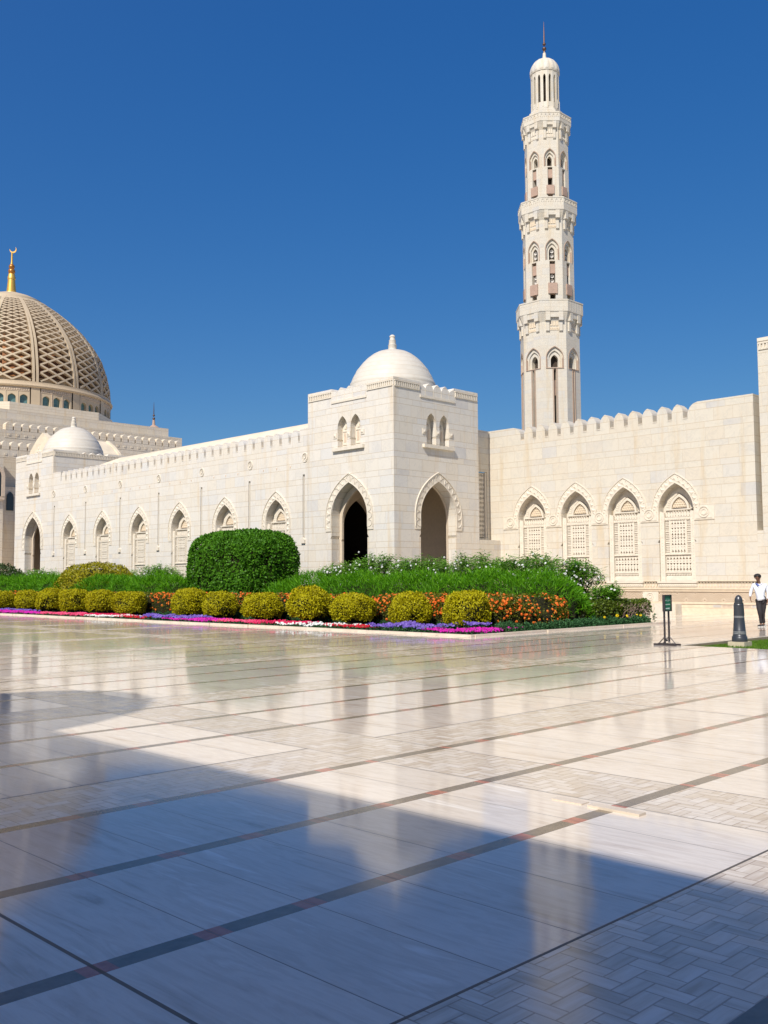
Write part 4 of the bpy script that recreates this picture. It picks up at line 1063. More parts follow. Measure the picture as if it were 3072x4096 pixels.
# ================================================================== PLANTS
def fbm(p, s, o=0.0):
    return noise.noise(Vector((p[0]*s+o, p[1]*s+o*1.7, p[2]*s-o)))
def mesh_np(name, V, F, mats, mi=None, parent=None, loc=(0, 0, 0)):
    """V (n,3) float, F (m,k) int with constant k"""
    me = bpy.data.meshes.new(name); n, m, k = len(V), len(F), F.shape[1]
    me.vertices.add(n); me.vertices.foreach_set('co', V.astype(np.float32).ravel())
    me.loops.add(m*k); me.loops.foreach_set('vertex_index', F.astype(np.int32).ravel())
    me.polygons.add(m); me.polygons.foreach_set('loop_start', np.arange(0, m*k, k, dtype=np.int32))
    try: me.polygons.foreach_set('loop_total', np.full(m, k, dtype=np.int32))
    except Exception: pass
    for mt in mats: me.materials.append(mt)
    if mi is not None: me.polygons.foreach_set('material_index', mi.astype(np.int32))
    me.update(calc_edges=True); me.validate()
    o = bpy.data.objects.new(name, me); COL.objects.link(o); o.location = loc
    if parent: o.parent = parent
    return o
def norm(a): return a/np.maximum(np.linalg.norm(a, axis=1, keepdims=True), 1e-6)
def leaf_quads(P_, D_, N_, L, W, fold=.0):
    """diamond leaves: base P, direction D, face normal hint N"""
    n = len(P_); D_ = norm(D_); S = norm(np.cross(D_, N_)); L = np.asarray(L).reshape(-1, 1)*np.ones((n, 1)); W = np.asarray(W).reshape(-1, 1)*np.ones((n, 1))
    mid = P_+D_*L*.45
    V = np.stack([P_, mid+S*W*.5, P_+D_*L, mid-S*W*.5], 1).reshape(-1, 3)
    return V, np.arange(4*n).reshape(-1, 4)
def rand_unit(n): return norm(rng.normal(size=(n, 3)))
def superell(n, a, b, c, e, zmin=-1.0):
    wts_ = np.array([b*c, a*c, a*b]); wts_ = wts_/wts_.sum(); k = int(n*1.9)
    ax = rng.choice(3, size=k, p=wts_); q = rng.uniform(-1, 1, (k, 3)); q[np.arange(k), ax] = rng.choice([-1, 1], size=k)
    d = q*np.array([a, b, c]); keep = q[:, 2] > zmin; d = d[keep][:n]
    den = (np.abs(d[:, 0]/a)**e+np.abs(d[:, 1]/b)**e+np.abs(d[:, 2]/c)**e)**(1/e)
    p = d/den[:, None]
    nr = norm(np.stack([np.sign(d[:, 0])*np.abs(p[:, 0]/a)**(e-1)/a, np.sign(d[:, 1])*np.abs(p[:, 1]/b)**(e-1)/b, np.sign(d[:, 2])*np.abs(p[:, 2]/c)**(e-1)/c], 1))
    return p, nr
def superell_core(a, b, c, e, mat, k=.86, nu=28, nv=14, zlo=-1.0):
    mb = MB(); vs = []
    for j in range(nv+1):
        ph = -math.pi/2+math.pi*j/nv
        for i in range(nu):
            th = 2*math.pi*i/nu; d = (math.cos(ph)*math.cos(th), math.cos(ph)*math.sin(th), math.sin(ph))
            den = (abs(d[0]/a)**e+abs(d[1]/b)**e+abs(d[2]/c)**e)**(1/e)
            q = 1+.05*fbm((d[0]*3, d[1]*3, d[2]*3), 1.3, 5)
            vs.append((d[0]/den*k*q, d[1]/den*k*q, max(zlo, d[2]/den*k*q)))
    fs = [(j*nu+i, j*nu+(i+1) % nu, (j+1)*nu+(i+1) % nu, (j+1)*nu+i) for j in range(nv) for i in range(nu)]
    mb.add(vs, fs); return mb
def clumpy(p, amp, s, off):
    return np.array([fbm(q, s, off) for q in p])*amp
def clipped_bush(name, n, a, b, c, e, mats, L, W, amp, s, seed, depth=.10, up=.3, zmin=-.85, holes=0):
    """foliage mesh centred on its middle"""
    p, nr = superell(n, a, b, c, e, zmin)
    cl = clumpy(p, amp, s, seed)+clumpy(p, amp*.5, s*3, seed+3)
    inset = rng.random(len(p))**2*depth
    if holes:
        hmask = np.array([fbm(q, 1.1, seed+9) for q in p]) > .33
        inset = inset+hmask*rng.random(len(p))*.35
    p = p+nr*(cl-inset)[:, None]
    D_ = nr*.30+rand_unit(len(p))*.8+np.array([0, 0, up])
    N_ = nr*1.0+rand_unit(len(p))*.55
    V, F = leaf_quads(p, D_, N_, L*(.7+.6*rng.random(len(p))), W*(.7+.6*rng.random(len(p))))
    return V, F

# --- big clipped bush
ctr = (28.6, 38.55)
t = thing('clipped_bush', (ctr[0], ctr[1], 0), 'huge dark green clipped block bush taller than the rest in front of the arcade', 'bush')
V, F = clipped_bush('foliage', 34000, 1.85, 2.98, 2.02, 3.4, None, .125, .085, .13, .9, 2.0, .16, .15, -.98, 1)
o = mesh_np('foliage', V, F, [L_BIG], parent=t, loc=(0, 0, 2.06))
superell_core(1.85, 2.98, 2.02, 3.4, CORE, .90).build('foliage_core', CORE, t, (0, 0, 2.06), world=False)
b = MB(); rt_ = random.Random(3)
for i in range(9):
    y = (-4+i)*.5; b.tube([(0, y, 0), (.1, y+.1, .5), (0, y*.9, 1.2)], [.06, .05, .03], 6)
b.build('stem', TWIG, t, (0, 0, 0), world=False)

# --- row of yellow balls
balls = []
for k, (seed, e, ab) in enumerate(((1.0, 2.3, (.77, .77, .64)), (4.0, 2.5, (.79, .74, .62)), (8.0, 2.15, (.75, .79, .66)), (13.0, 2.35, (.78, .72, .66)), (19.0, 2.2, (.74, .78, .61)))):
    V, F = clipped_bush('foliage', 8500, ab[0], ab[1], ab[2], e, None, .075, .045, .12, 2.6, seed, .16, .35, -.92, 1)
    # trimmed tufts: push strata out so that the crown reads as layered clumps
    me = mesh_np('foliage', V, F, [L_YEL])
    core = superell_core(ab[0], ab[1], ab[2], e, CORE, .84).build('foliage_core', CORE, None, (0, 0, 0), world=False)
    st = MB()
    for j in range(5):
        a = j*1.3; st.tube([(0, 0, -.66), (.08*math.cos(a), .08*math.sin(a), -.45), (.3*math.cos(a), .3*math.sin(a), -.1)], [.035, .028, .015], 5)
    stem = st.build('stem', TWIG, None, (0, 0, 0), world=False)
    balls.append((me, core, stem, ab))
BALLS = [(54.0, 1.18, 1.0), (50.56, 1.24, .93), (47.95, 1.32, .98), (45.37, 1.31, .95), (42.79, 1.27, 1.03), (40.11, 1.21, 1.0), (35.25, 1.36, 1.03), (33.05, 1.22, .95), (30.20, 1.19, 1.10), (27.39, 1.42, 1.06), (25.05, 1.20, 1.06), (22.28, 1.23, .97), (19.83, 1.31, 1.01)]
BL = ['clipped yellow ball shrub farthest left, cut by the left edge of the photo', 'yellow ball shrub behind the magenta flowers, leftmost whole one of the row', 'yellow ball shrub above the left pink flowers, second whole one from the left',
      'yellow ball shrub right in front of the domed olive yellow bush', 'wide yellow ball shrub above the left white flowers, fourth whole one from the left', 'lone yellow ball shrub at the right end of the left group of five', 'tall yellow ball shrub just left of the big green block bush',
      'yellow ball shrub standing below the left end of the big green block bush', 'wide flattish yellow ball shrub below the right half of the big green block bush', 'tallest yellow ball shrub of the row, between the pink and the white flowers', 'yellow ball shrub above the right white flowers and red flowers',
      'yellow ball shrub above the large violet flower patch, second from the right', 'rightmost yellow ball shrub in front of the orange flower hedge']
used = set()
for i, (y, top, s_) in enumerate(BALLS):
    v = (i*2+(i//5)) % 5; me, core, stem, ab = balls[v]
    t = thing('ball_shrub', (23.35, y, 0), BL[i], 'shrub', 'yellow ball shrubs along the flower bed')
    for src in (me, core, stem):
        o = src if (v not in used) else src.copy()
        if v in used: COL.objects.link(o)
        o.parent = t; zc = top*.52; o.location = (0, 0, zc); sz = (top-zc)/ab[2]*.97
        o.scale = (s_*.95, s_*.93, sz); o.rotation_euler = (0, 0, i*1.1)
    used.add(v)

# --- domed olive-yellow bush behind
t = thing('domed_bush', (28.2, 52.2, 0), 'large domed olive yellow bush rising behind the row of ball shrubs', 'bush')
V, F = clipped_bush('foliage', 16000, 2.2, 3.05, 2.75, 2.4, None, .11, .075, .16, 1.0, 6.0, .2, .3, -.1)
V = V[:]; mesh_np('foliage', V, F, [L_YEL2], parent=t)
superell_core(2.2, 3.05, 2.75, 2.4, CORE, .87, zlo=0).build('foliage_core', CORE, t, (0, 0, 0), world=False)
# --- dark bush at far left
t = thing('dark_bush', (28.5, 67.3, 0), 'dark green rounded bush at the left edge beside the distant gatehouse', 'bush')
V, F = clipped_bush('foliage', 12000, 2.2, 4.2, 2.95, 2.2, None, .15, .09, .25, .9, 16.0, .3, .3, -.1)
mesh_np('foliage', V, F, [L_DRK], parent=t)
superell_core(2.2, 4.2, 2.95, 2.2, CORE, .84, zlo=0).build('foliage_core', CORE, t, (0, 0, 0), world=False)

# --- loft hedges along y
def hedge(name, label, cat, x0, y0, y1, wid, hfun, mat, n, L, W, spread, group=None, e=2.6, taper=1.2, amp=.12, s=1.0, seed=0., thin=False, axis='y', core_k=.82):
    c = ((x0, (y0+y1)/2, 0) if axis == 'y' else ((y0+y1)/2, x0, 0))
    t = thing(name, c, label, cat, group)
    Ln = y1-y0
    u = rng.random(n)*Ln; a = rng.random(n)*math.pi
    end = np.minimum(u, Ln-u); tp = np.clip(end/taper, 0, 1); tp = (1-(1-tp)**2.4)**(1/2.4); tp = np.maximum(tp, .03)
    ca, sa = np.cos(a), np.sin(a)
    w_ = wid/2*tp; h_ = np.array([hfun(q) for q in u])*(.25+.75*tp)
    px = np.sign(ca)*np.abs(ca)**(2/e)*w_; pz = np.abs(sa)**(2/e)*h_
    py = u-Ln/2
    endn = np.where(u < Ln/2, -1, 1)*(1-np.clip(end/taper, 0, 1))**1.2
    nr = norm(np.stack([np.sign(ca)*np.abs(ca)**(2-2/e)/np.maximum(w_, .1), endn*1.3/np.maximum(w_, .1), np.abs(sa)**(2-2/e)/np.maximum(h_, .1)], 1))
    p = np.stack([px, py, pz], 1)
    cl = clumpy(p, amp, s, seed)+clumpy(p, amp*.5, s*2.7, seed+2)
    p = p+nr*(cl-rng.random(n)**1.6*.22)[:, None]; p[:, 2] = np.maximum(p[:, 2], .03)
    D_ = nr*spread[0]+rand_unit(n)*spread[1]+np.array([0, 0, spread[2]]); N_ = nr*.7+rand_unit(n)*.9
    V, F = leaf_quads(p, D_, N_, L*(.6+.8*rng.random(n)), W*(.7+.6*rng.random(n)))
    # core
    mb = MB(); ns = max(4, int(Ln/.6)); m_ = 12; vs = []
    for i in range(ns+1):
        uu = Ln*i/ns; en = min(uu, Ln-uu); tt = min(1, en/taper); tt = max((1-(1-tt)**2.4)**(1/2.4), .02)
        for j in range(m_+1):
            aa = math.pi*j/m_; vs.append((math.copysign(abs(math.cos(aa))**(2/e), math.cos(aa))*wid/2*tt*core_k, (uu-Ln/2)*.985, max(0, abs(math.sin(aa))**(2/e)*hfun(uu)*(.25+.75*tt)*core_k)))
    mb.add(vs, [(i*(m_+1)+j, i*(m_+1)+j+1, (i+1)*(m_+1)+j+1, (i+1)*(m_+1)+j) for i in range(ns) for j in range(m_)])
    if axis == 'x':
        V = V[:, [1, 0, 2]]; mb.v = [(q[1], q[0], q[2]) for q in mb.v]; p = p[:, [1, 0, 2]]; nr = nr[:, [1, 0, 2]]
    mesh_np('foliage', V, F, [mat], parent=t)
    mb.build('foliage_core', CORE, t, (0, 0, 0), world=False)
    return t, p, nr
G1 = 'feathery green hedges behind the flower bed'
def hf(base, a1, k1, a2, k2): return lambda q: base+a1*math.sin(q*k1)+a2*math.sin(q*k2+1)
hedge('feathery_hedge', 'bright feathery green hedge stretching right of the big block bush', 'hedge', 28.0, 18.85, 34.9, 3.2, hf(1.76, .07, 1.9, .05, 3.7), L_FEA, 34000, .24, .024, (.40, .60, .35), G1, e=2.4, taper=1.6, amp=.30, s=.9, seed=3)
hedge('feathery_hedge', 'bright feathery green hedge between the domed olive bush and the big block bush', 'hedge', 27.4, 40.5, 52.0, 2.8, hf(1.82, .07, 2.1, .04, 4.1), L_FEA, 20000, .26, .028, (.40, .60, .35), G1, e=2.4, taper=1.6, amp=.30, s=.9, seed=13)
hedge('feathery_hedge', 'bright feathery green hedge at the left edge, left of the domed olive bush', 'hedge', 27.4, 51.8, 68.0, 2.8, hf(1.88, .05, 2.1, .05, 4.1), L_FEA, 18000, .30, .034, (.40, .60, .35), G1, e=2.4, taper=1.6, amp=.30, s=.9, seed=23)

# --- flowering hedge with orange blooms
def flowers_on(parent, p, nr, n, size, mat, name='orange_flowers', sel=None, off=.03, petals=7):
    idx = rng.choice(len(p), size=min(n*4, len(p)), replace=False)
    if sel is not None: idx = [i for i in idx if sel(p[i])]
    idx = np.array(idx[:n]); c = p[idx]+nr[idx]*off; nn = norm(nr[idx]+rand_unit(len(idx))*.5)
    a = norm(np.cross(nn, rand_unit(len(idx)))); b_ = np.cross(nn, a); sz = size*(.7+.6*rng.random((len(idx), 1)))
    VV = []; FF = []; q = 0; k = petals
    ang = [2*math.pi*i/k for i in range(k)]
    rings = []
    for rr, hh in ((1.0, -.15), (.75, .35), (.3, .55)):
        for an in ang: rings.append(c+a*math.cos(an)*sz*rr*.5+b_*math.sin(an)*sz*rr*.5+nn*sz*hh*.5)
    R3 = np.stack(rings, 1)      # n, 3k, 3
    base = np.arange(len(idx))[:, None]*3*k
    faces = []
    for j in range(2):
        for i in range(k): faces.append([j*k+i, j*k+(i+1) % k, (j+1)*k+(i+1) % k, (j+1)*k+i])
    F_ = (base[:, :, None]+np.array(faces)[None]).reshape(-1, 4)
    return mesh_np(name, R3.reshape(-1, 3), F_, [mat], parent=parent)
G2 = 'orange flowered hedges behind the ball shrubs'
t, p, nr = hedge('marigold_hedge', 'dense hedge full of orange blooms at the right end of the bed', 'hedge', 26.0, 18.55, 26.0, 3.4, lambda q: 1.13, L_MAR, 26000, .06, .042, (.6, .8, .2), G2, e=5, taper=.9, amp=.05, s=1.5, seed=31, core_k=.93)
flowers_on(t, p, nr, 1500, .092, P_ORG, sel=lambda q: (fbm(q, .9, 4) > -.42))
t, p, nr = hedge('marigold_hedge', 'long hedge with scattered orange blooms showing between the ball shrubs', 'hedge', 25.0, 26.0, 57.0, 1.5, lambda q: 1.10, L_MAR, 30000, .075, .055, (.6, .8, .2), G2, e=5, taper=.9, amp=.05, s=1.5, seed=37, core_k=.93)
flowers_on(t, p, nr, 2200, .095, P_ORG, sel=lambda q: (fbm(q, .8, 4) > (-.40 if q[1] < -2 else -.12)))
bpy.data.objects.remove(bpy.data.objects.new('x', None))

# --- white flowered shrubs (arching stems, drooping leaves)
def white_shrub(loc, rx, ry, h, n, label, seed, group='white flowered shrubs in front of the building', dens=1.0, nf=120):
    t = thing('flowering_shrub', loc, label, 'shrub', group); r_ = random.Random(seed)
    st = MB(); tips = []
    for i in range(n):
        a = r_.random()*2*math.pi; q = math.sqrt(r_.random()); hh = h*(.86+.17*r_.random())*(1-.16*q*q)
        ex, ey = rx*q*math.cos(a), ry*q*math.sin(a)
        pts = [(ex*.15, ey*.15, .0), (ex*.45, ey*.45, hh*.5), (ex*.8, ey*.8, hh*.86), (ex, ey, hh)]
        st.tube(pts, [.016, .012, .008, .004], 3); tips.append(pts)
    st.build('stem', TWIG, t, (0, 0, 0), world=False)
    P_, D_ = [], []; FL = []
    for pts in tips:
        for k in range(int(90*dens)):
            f = .30+.70*r_.random()**.7; f3 = f*3; i = min(int(f3), 2); g_ = f3-i
            a_, b_ = pts[i], pts[i+1]; c = [a_[j]*(1-g_)+b_[j]*g_+r_.gauss(0, .08) for j in range(3)]
            an = r_.random()*2*math.pi; P_.append(c); D_.append((math.cos(an), math.sin(an), .35-1.0*r_.random()))
    P_, D_ = np.array(P_), np.array(D_); N_ = np.tile([[0, 0, 1.]], (len(P_), 1))+rand_unit(len(P_))*.4
    V, F = leaf_quads(P_, D_, N_, .19*(.6+.8*rng.random(len(P_))), .05)
    mesh_np('foliage', V, F, [L_WHI], parent=t)
    pc = np.array([[p_[3][j]*.96+r_.gauss(0, .10) for j in range(3)] for p_ in tips*3][:nf]); 
    sn = norm(np.array([[-1, -.6, .6]])+rand_unit(len(pc))*.6)
    pc = pc+sn*.05-np.array([0, 0, 1])*(rng.random((len(pc), 1))**1.3)*h*.45
    # flowers lie on the outside of the crown facing any way
    pc[:, 0] -= rx*.55*rng.random(len(pc)); 
    flowers_on(t, pc, sn, len(pc), .092, P_WHT, 'white_flowers', off=.03, petals=5)
    core = superell_core(rx*.8, ry*.86, h*.86, 2.3, CORE, .8, 20, 10, zlo=0); core.build('foliage_core', CORE, t, (0, 0, 0), world=False)
    return t
WS = [((31.3, 34.6, 0), 1.2, 1.5, 2.50, 60, 'low white flowered shrub touching the right end of the big block bush', 1),
      ((31.2, 31.9, 0), 1.3, 1.7, 2.86, 75, 'white flowered shrub left of the dark archway foot', 2),
      ((31.2, 29.0, 0), 1.3, 1.7, 2.66, 75, 'white flowered shrub right below the gatehouse corner', 3),
      ((31.2, 26.2, 0), 1.3, 1.7, 2.76, 75, 'white flowered shrub below the right archway', 4),
      ((31.2, 23.4, 0), 1.3, 1.6, 2.72, 75, 'white flowered shrub below the first of the four pierced windows', 5),
      ((31.0, 21.2, 0), 1.1, 1.3, 2.36, 65, 'rightmost tall white flowered shrub below the second pierced window', 6),
      ((30.5, 49.3, 0), 1.2, 2.1, 2.66, 60, 'airy white flowered shrub just left of the big block bush', 7),
      ((30.5, 53.0, 0), 1.2, 1.8, 2.35, 50, 'white flowered shrub hidden mostly by the domed olive bush', 8),
      ((30.5, 59.5, 0), 1.2, 2.6, 2.44, 60, 'white flowered shrub right of the tall distant archway', 9),
      ((30.5, 64.3, 0), 1.2, 2.6, 2.62, 60, 'white flowered shrub at the foot of the distant archway', 10)]
for a in WS: white_shrub(*a)
white_shrub((30.35, 19.15, 0), .75, .6, 1.45, 34, 'small arching white flowered shrub leaning out right of the feathery hedge', 12, dens=.9, nf=16)

# --- clipped box hedge at the right end, with bare twigs
t, p, nr = hedge('box_hedge', 'low square clipped dark hedge with bare pinkish twigs at the right tip of the bed', 'hedge', 19.35, 28.9, 32.75, 1.3, lambda q: .86, L_BOX, 9000, .075, .05, (.6, .8, .2), None, e=6, taper=.3, amp=.06, s=1.4, seed=41, axis='x', core_k=.84)
tw = MB(); r_ = random.Random(5)
for i in range(260):
    u = r_.choice((r_.gauss(.15, .22), r_.gauss(1.15, .25), r_.gauss(.5, .6))); z_ = r_.uniform(.15, .7); y_ = -.66-r_.random()*.05; a = r_.random()*math.pi
    tw.tube([(u, y_, z_), (u+.10*math.cos(a), y_-.03, z_+.10*math.sin(a))], .006, 3)
tw.build('bare_twigs', TWIGP, t, (0, 0, 0), world=False)

# --- bluish leafy edging plants along both kerbs
def tuft_mesh(n, seed):
    d = rand_unit(n); d[:, 2] = np.abs(d[:, 2]); p = d*np.array([.15, .15, .24])*(.5+.5*rng.random((n, 1)))
    p[:, 2] += .03
    return leaf_quads(p, d+rand_unit(n)*.7, d+rand_unit(n)*.5, .065*np.ones(n), .04)
tufts = [tuft_mesh(240, i) for i in range(3)]
tob = [mesh_np('edging_plant', V, F, [L_GRY]) for V, F in tufts]
pos = []
r_ = random.Random(9); x = 23.3
while x < 31.7: pos.append((x, 18.42+r_.uniform(-.04, .04))); x += r_.uniform(.27, .36)
x = 23.5
while x < 31.2: pos.append((x, 18.72+r_.uniform(-.05, .05))); x += r_.uniform(.32, .5)
y = 19.0
while y < 52: pos.append((24.15+r_.uniform(-.15, .15), y)); y += r_.uniform(.36, .50)
for i, (x, y) in enumerate(pos):
    if i < 3: o = tob[i]
    else: o = tob[i % 3].copy(); COL.objects.link(o)
    o.location = (x, y, .02); s_ = r_.uniform(.8, 1.15); o.scale = (s_, s_, s_*r_.uniform(.85, 1.2)); o.rotation_euler = (0, 0, r_.random()*6)
    tag(o, 'small bluish green edging plant in the row at the foot of the orange flowered hedge', 'edging plant', 'bluish edging plants along the hedge foot')
for i, x in enumerate((28.9, 29.7, 30.35, 31.0, 31.25)):
    c = np.array([[x, 18.40, .33+.03*(i % 2)]]); nn = np.array([[-.5, -.6, .6]])
    o = flowers_on(None, c, nn, 1, .10, P_LEM, 'yellow_flower', off=0)
    tag(o, ['leftmost', 'second', 'middle', 'fourth', 'rightmost'][i]+' yellow marigold bloom above the bluish edging plants', 'flower', 'yellow blooms at the right tip of the bed')

# --- bedding flowers: patches of one colour
def patch(name, label, poly, mat, n, size=.062, h=.14):
    xs = [q[0] for q in poly]; ys = [q[1] for q in poly]; pts = []
    def inside(x, y):
        c = False; j = len(poly)-1
        for i in range(len(poly)):
            xi, yi = poly[i]; xj, yj = poly[j]
            if ((yi > y) != (yj > y)) and (x < (xj-xi)*(y-yi)/(yj-yi)+xi): c = not c
            j = i
        return c
    r_ = random.Random(len(label)+int(ys[0]*10))
    while len(pts) < n:
        x, y = r_.uniform(min(xs), max(xs)), r_.uniform(min(ys), max(ys))
        if inside(x+r_.gauss(0, .05), y+r_.gauss(0, .22)): pts.append((x, y, .05+h*(.55+.45*noise.noise(Vector((x*2, y*2, 3))))+r_.random()*.05))
    p = np.array(pts); t0 = Vector((sum(xs)/len(xs), sum(ys)/len(ys), 0)); p = p-np.array([t0.x, t0.y, 0])
    nn = norm(np.array([[-.55, -.35, .8]])+rand_unit(n)*.45)
    a = norm(np.cross(nn, rand_unit(n))); b_ = np.cross(nn, a); sz = size*(.75+.5*rng.random((n, 1)))*.5
    ring = [p+a*math.cos(2*math.pi*i/5)*sz+b_*math.sin(2*math.pi*i/5)*sz for i in range(5)]
    ctr_ = p-nn*sz*.4
    V = np.stack(ring+[ctr_], 1).reshape(-1, 3); F = (np.arange(n)[:, None, None]*6+np.array([[i, (i+1) % 5, 5] for i in range(5)])[None]).reshape(-1, 3)
    m = n*3; gp = p[rng.integers(0, n, m)]+rng.normal(size=(m, 3))*np.array([.04, .04, .01]); gp[:, 2] = rng.random(m)*gp[:, 2]*.9
    V2, F2 = leaf_quads(gp, rand_unit(m)+np.array([0, 0, .5]), rand_unit(m), .06, .035)
    F2t = np.concatenate([F2[:, [0, 1, 2]], F2[:, [0, 2, 3]]])+len(V)
    o = mesh_np(name, np.concatenate([V, V2]), np.concatenate([F, F2t]), [mat, L_GRY], np.concatenate([np.zeros(len(F)), np.ones(len(F2t))]), None, (t0.x, t0.y, .0))
    tag(o, label, 'flower patch', 'bedding flower patches along the kerb', 'stuff'); return o
xa, xb, xc = 21.62, 22.35, 23.1
patch('magenta_petunias', 'magenta petunias along the kerb at the far left', [(xa, 60), (xb, 62), (xb, 47.0), (xa, 45.6)], P_MAG, 1500, .10)
patch('violet_petunias', 'violet petunias behind the magenta ones at the far left', [(xb, 60), (xc, 60), (xc, 48), (xb, 50)], P_VIO, 700, .10, .22)
patch('pink_petunias', 'pink petunias in the left half of the bed', [(xa, 45.6), (xb, 47.0), (xb+.3, 42.4), (xa, 41.4)], P_PNK, 900, .08)
patch('crimson_petunias', 'crimson petunias between the left pink and the left white flowers', [(xa, 41.4), (xb+.3, 42.4), (xb+.5, 39.0), (xa+.25, 39.6)], P_CRI, 650, .08)
patch('white_petunias', 'white petunias in the left half of the bed', [(xa, 41.2), (xa+.25, 39.6), (xb, 38.8), (xb, 37.2), (xa+.2, 37.8), (xa-.05, 38.6)], P_WHT, 330, .08)
patch('red_petunias', 'red petunias left of the middle violet patch', [(xa, 38.6), (xb, 38.6), (xb+.2, 36.9), (xa, 35.6)], P_RED, 420, .07)
patch('violet_petunias', 'violet petunias below the green block bush, middle of the bed', [(xa-.15, 35.7), (xb+.4, 37.4), (xb+.4, 32.6), (xa+.35, 33.0), (xa, 34.9)], P_VIO, 900, .085, .24)
patch('magenta_petunias', 'magenta petunias in the middle of the bed', [(xa, 34.9), (xa+.4, 33.0), (xb+.2, 32.4), (xb, 31.0), (xa, 30.9)], P_MAG, 620, .075)
patch('pink_petunias', 'pink petunias below the green block bush', [(xa, 31.0), (xb, 31.4), (xb+.3, 29.0), (xa+.1, 28.4)], P_PNK, 620, .07)
patch('crimson_petunias', 'crimson petunias between the middle pink and the right white flowers', [(xa, 28.6), (xb+.3, 29.4), (xb+.5, 26.2), (xa+.35, 26.0)], P_CRI, 700, .07)
patch('white_petunias', 'white petunias in the right half of the bed', [(xa-.05, 27.3), (xa+.35, 26.3), (xb+.2, 25.6), (xb+.2, 22.9), (xa+.15, 24.0), (xa, 24.6)], P_WHT, 420, .075)
patch('red_petunias', 'red petunias beside the right white flowers', [(xa, 24.7), (xb-.2, 24.3), (xb+.3, 22.3), (xa+.1, 22.4)], P_RED, 560, .06)
patch('violet_petunias', 'large violet petunia patch near the right corner of the bed', [(xa-.1, 22.5), (xa+.1, 22.6), (xb+.5, 22.2), (xb+.7, 19.9), (xa+.4, 19.6), (xa, 20.3)], P_VIO, 1050, .07, .26)
patch('magenta_petunias', 'bright magenta petunias wrapping the near corner of the kerb', [(xa, 20.2), (xa+.5, 19.4), (xa+.8, 19.0), (23.4, 18.75), (24.2, 18.3), (xa, 18.25)], P_MAG, 1100, .062)
patch('violet_petunias', 'small violet petunia clump right of the last ball shrub', [(22.6, 19.5), (23.1, 19.4), (23.5, 18.9), (22.7, 18.95)], P_VIO, 200, .065, .42)

# --- seedling beside the bed tip
t = thing('seedling', (32.45, 18.55, 0), 'tiny lone seedling growing on the paving right of the bed tip', 'plant')
b = MB(); b.tube([(0, 0, 0), (.01, 0, .15), (0, .01, .33)], [.009, .007, .004], 5); b.build('stem', TWIG, t, (0, 0, 0), world=False)
P_ = np.array([[0, 0, .12+.2*rng.random()] for _ in range(60)])+rng.normal(size=(60, 3))*np.array([.035, .035, .02])
V, F = leaf_quads(P_, rand_unit(60)+np.array([0, 0, .2]), rand_unit(60), .055, .035); mesh_np('foliage', V, F, [L_GRY], parent=t)

# --- grass blades
n = 26000; px_ = LX+.1+rng.random(n)**1.3*9; py_ = LY-.06-rng.random(n)**1.2*6.5
p = np.stack([px_, py_, np.full(n, -.10)], 1); V, F = leaf_quads(p, rand_unit(n)*.5+np.array([0, 0, 1]), rand_unit(n), .045+.03*rng.random(n), .012)
tag(mesh_np('lawn_grass', V, F, [L_GRS]), 'short green grass of the sunken lawn corner at the right', 'grass', kind='stuff')

# ================================================================== BOLLARD LAMP
BXY = (23.80, 11.22); BS = .655
t = thing('bollard_lamp', (*BXY, 0), 'dark grey tapered bollard lamp on a square stone block in the lawn', 'bollard lamp')
METAL = plain('gunmetal_paint', (.085, .088, .095), .33, metal=.55, var=.06)
METL = plain('light_metal_band', (.28, .28, .28), .4, metal=.4)
b = MB(); b.box((BXY[0]-.215, BXY[1]-.215, -.11), (BXY[0]+.215, BXY[1]+.215, .035)); b.build('stone_base', plain('yellowish_block', (.55, .47, .33), .7), t)
b = MB(); z0 = .035
b.lathe([(BS*r_, z_) for r_, z_ in [(.29, 0), (.292, .012), (.285, .12), (.27, .135), (.255, .14), (.25, .17), (.243, .175), (.232, .30), (.228, .305), (.195, .60)]], (*BXY, z0), 40)
b.build('lower_body', METAL, t, smooth=True)
b = MB(); b.lathe([(BS*r_, z_) for r_, z_ in [(.196, .60), (.196, .65)]], (*BXY, z0), 40); b.build('light_band', METL, t, smooth=True)
b = MB()
b.lathe([(BS*r_, z_) for r_, z_ in [(.199, .65), (.199, .66), (.182, .905), (.190, .91), (.188, .93), (.172, .945), (.180, .955), (.176, .975), (.150, .985), (.152, 1.02), (.146, 1.06), (.125, 1.105), (.09, 1.14), (.05, 1.165), (.001, 1.175)]], (*BXY, z0), 40)
b.build('domed_head', METAL, t, smooth=True)
b = MB()
for k in range(36):
    a = 2*math.pi*k/36
    for r_, z_, w_ in ((.2425, .205, .007), (.2395, .245, .009)):
        aa = a+(0.087 if z_ > .22 else 0); c, s = math.cos(aa), math.sin(aa); q = lambda rr, tt_, hh: (BXY[0]+c*rr-s*tt_, BXY[1]+s*rr+c*tt_, z0+hh)
        b.add([q(r_*BS+.003, -w_, z_), q(r_*BS+.003, 0, z_-.016), q(r_*BS+.003, w_, z_), q(r_*BS+.003, 0, z_+.016)], [(0, 1, 2, 3)])
b.build('pierced_ring', plain('bright_metal_dots', (.6, .6, .6), .3), t)
lv = MB()
for k in range(22):
    a0, a1 = R(-75), R(-28); z_ = z0+.68+k*.0105; rr = (.199-(z_-z0-.66)*.0694)*BS+.003
    vs = [(BXY[0]+rr*math.cos(a0+(a1-a0)*i/6+0), BXY[1]+rr*math.sin(a0+(a1-a0)*i/6), z_+h) for h in (0, .006) for i in range(7)]
    lv.add(vs, [(i, i+1, 8+i, 7+i) for i in range(6)])
lv.build('louvre', plain('black_louvre', (.02, .02, .022), .4), t)

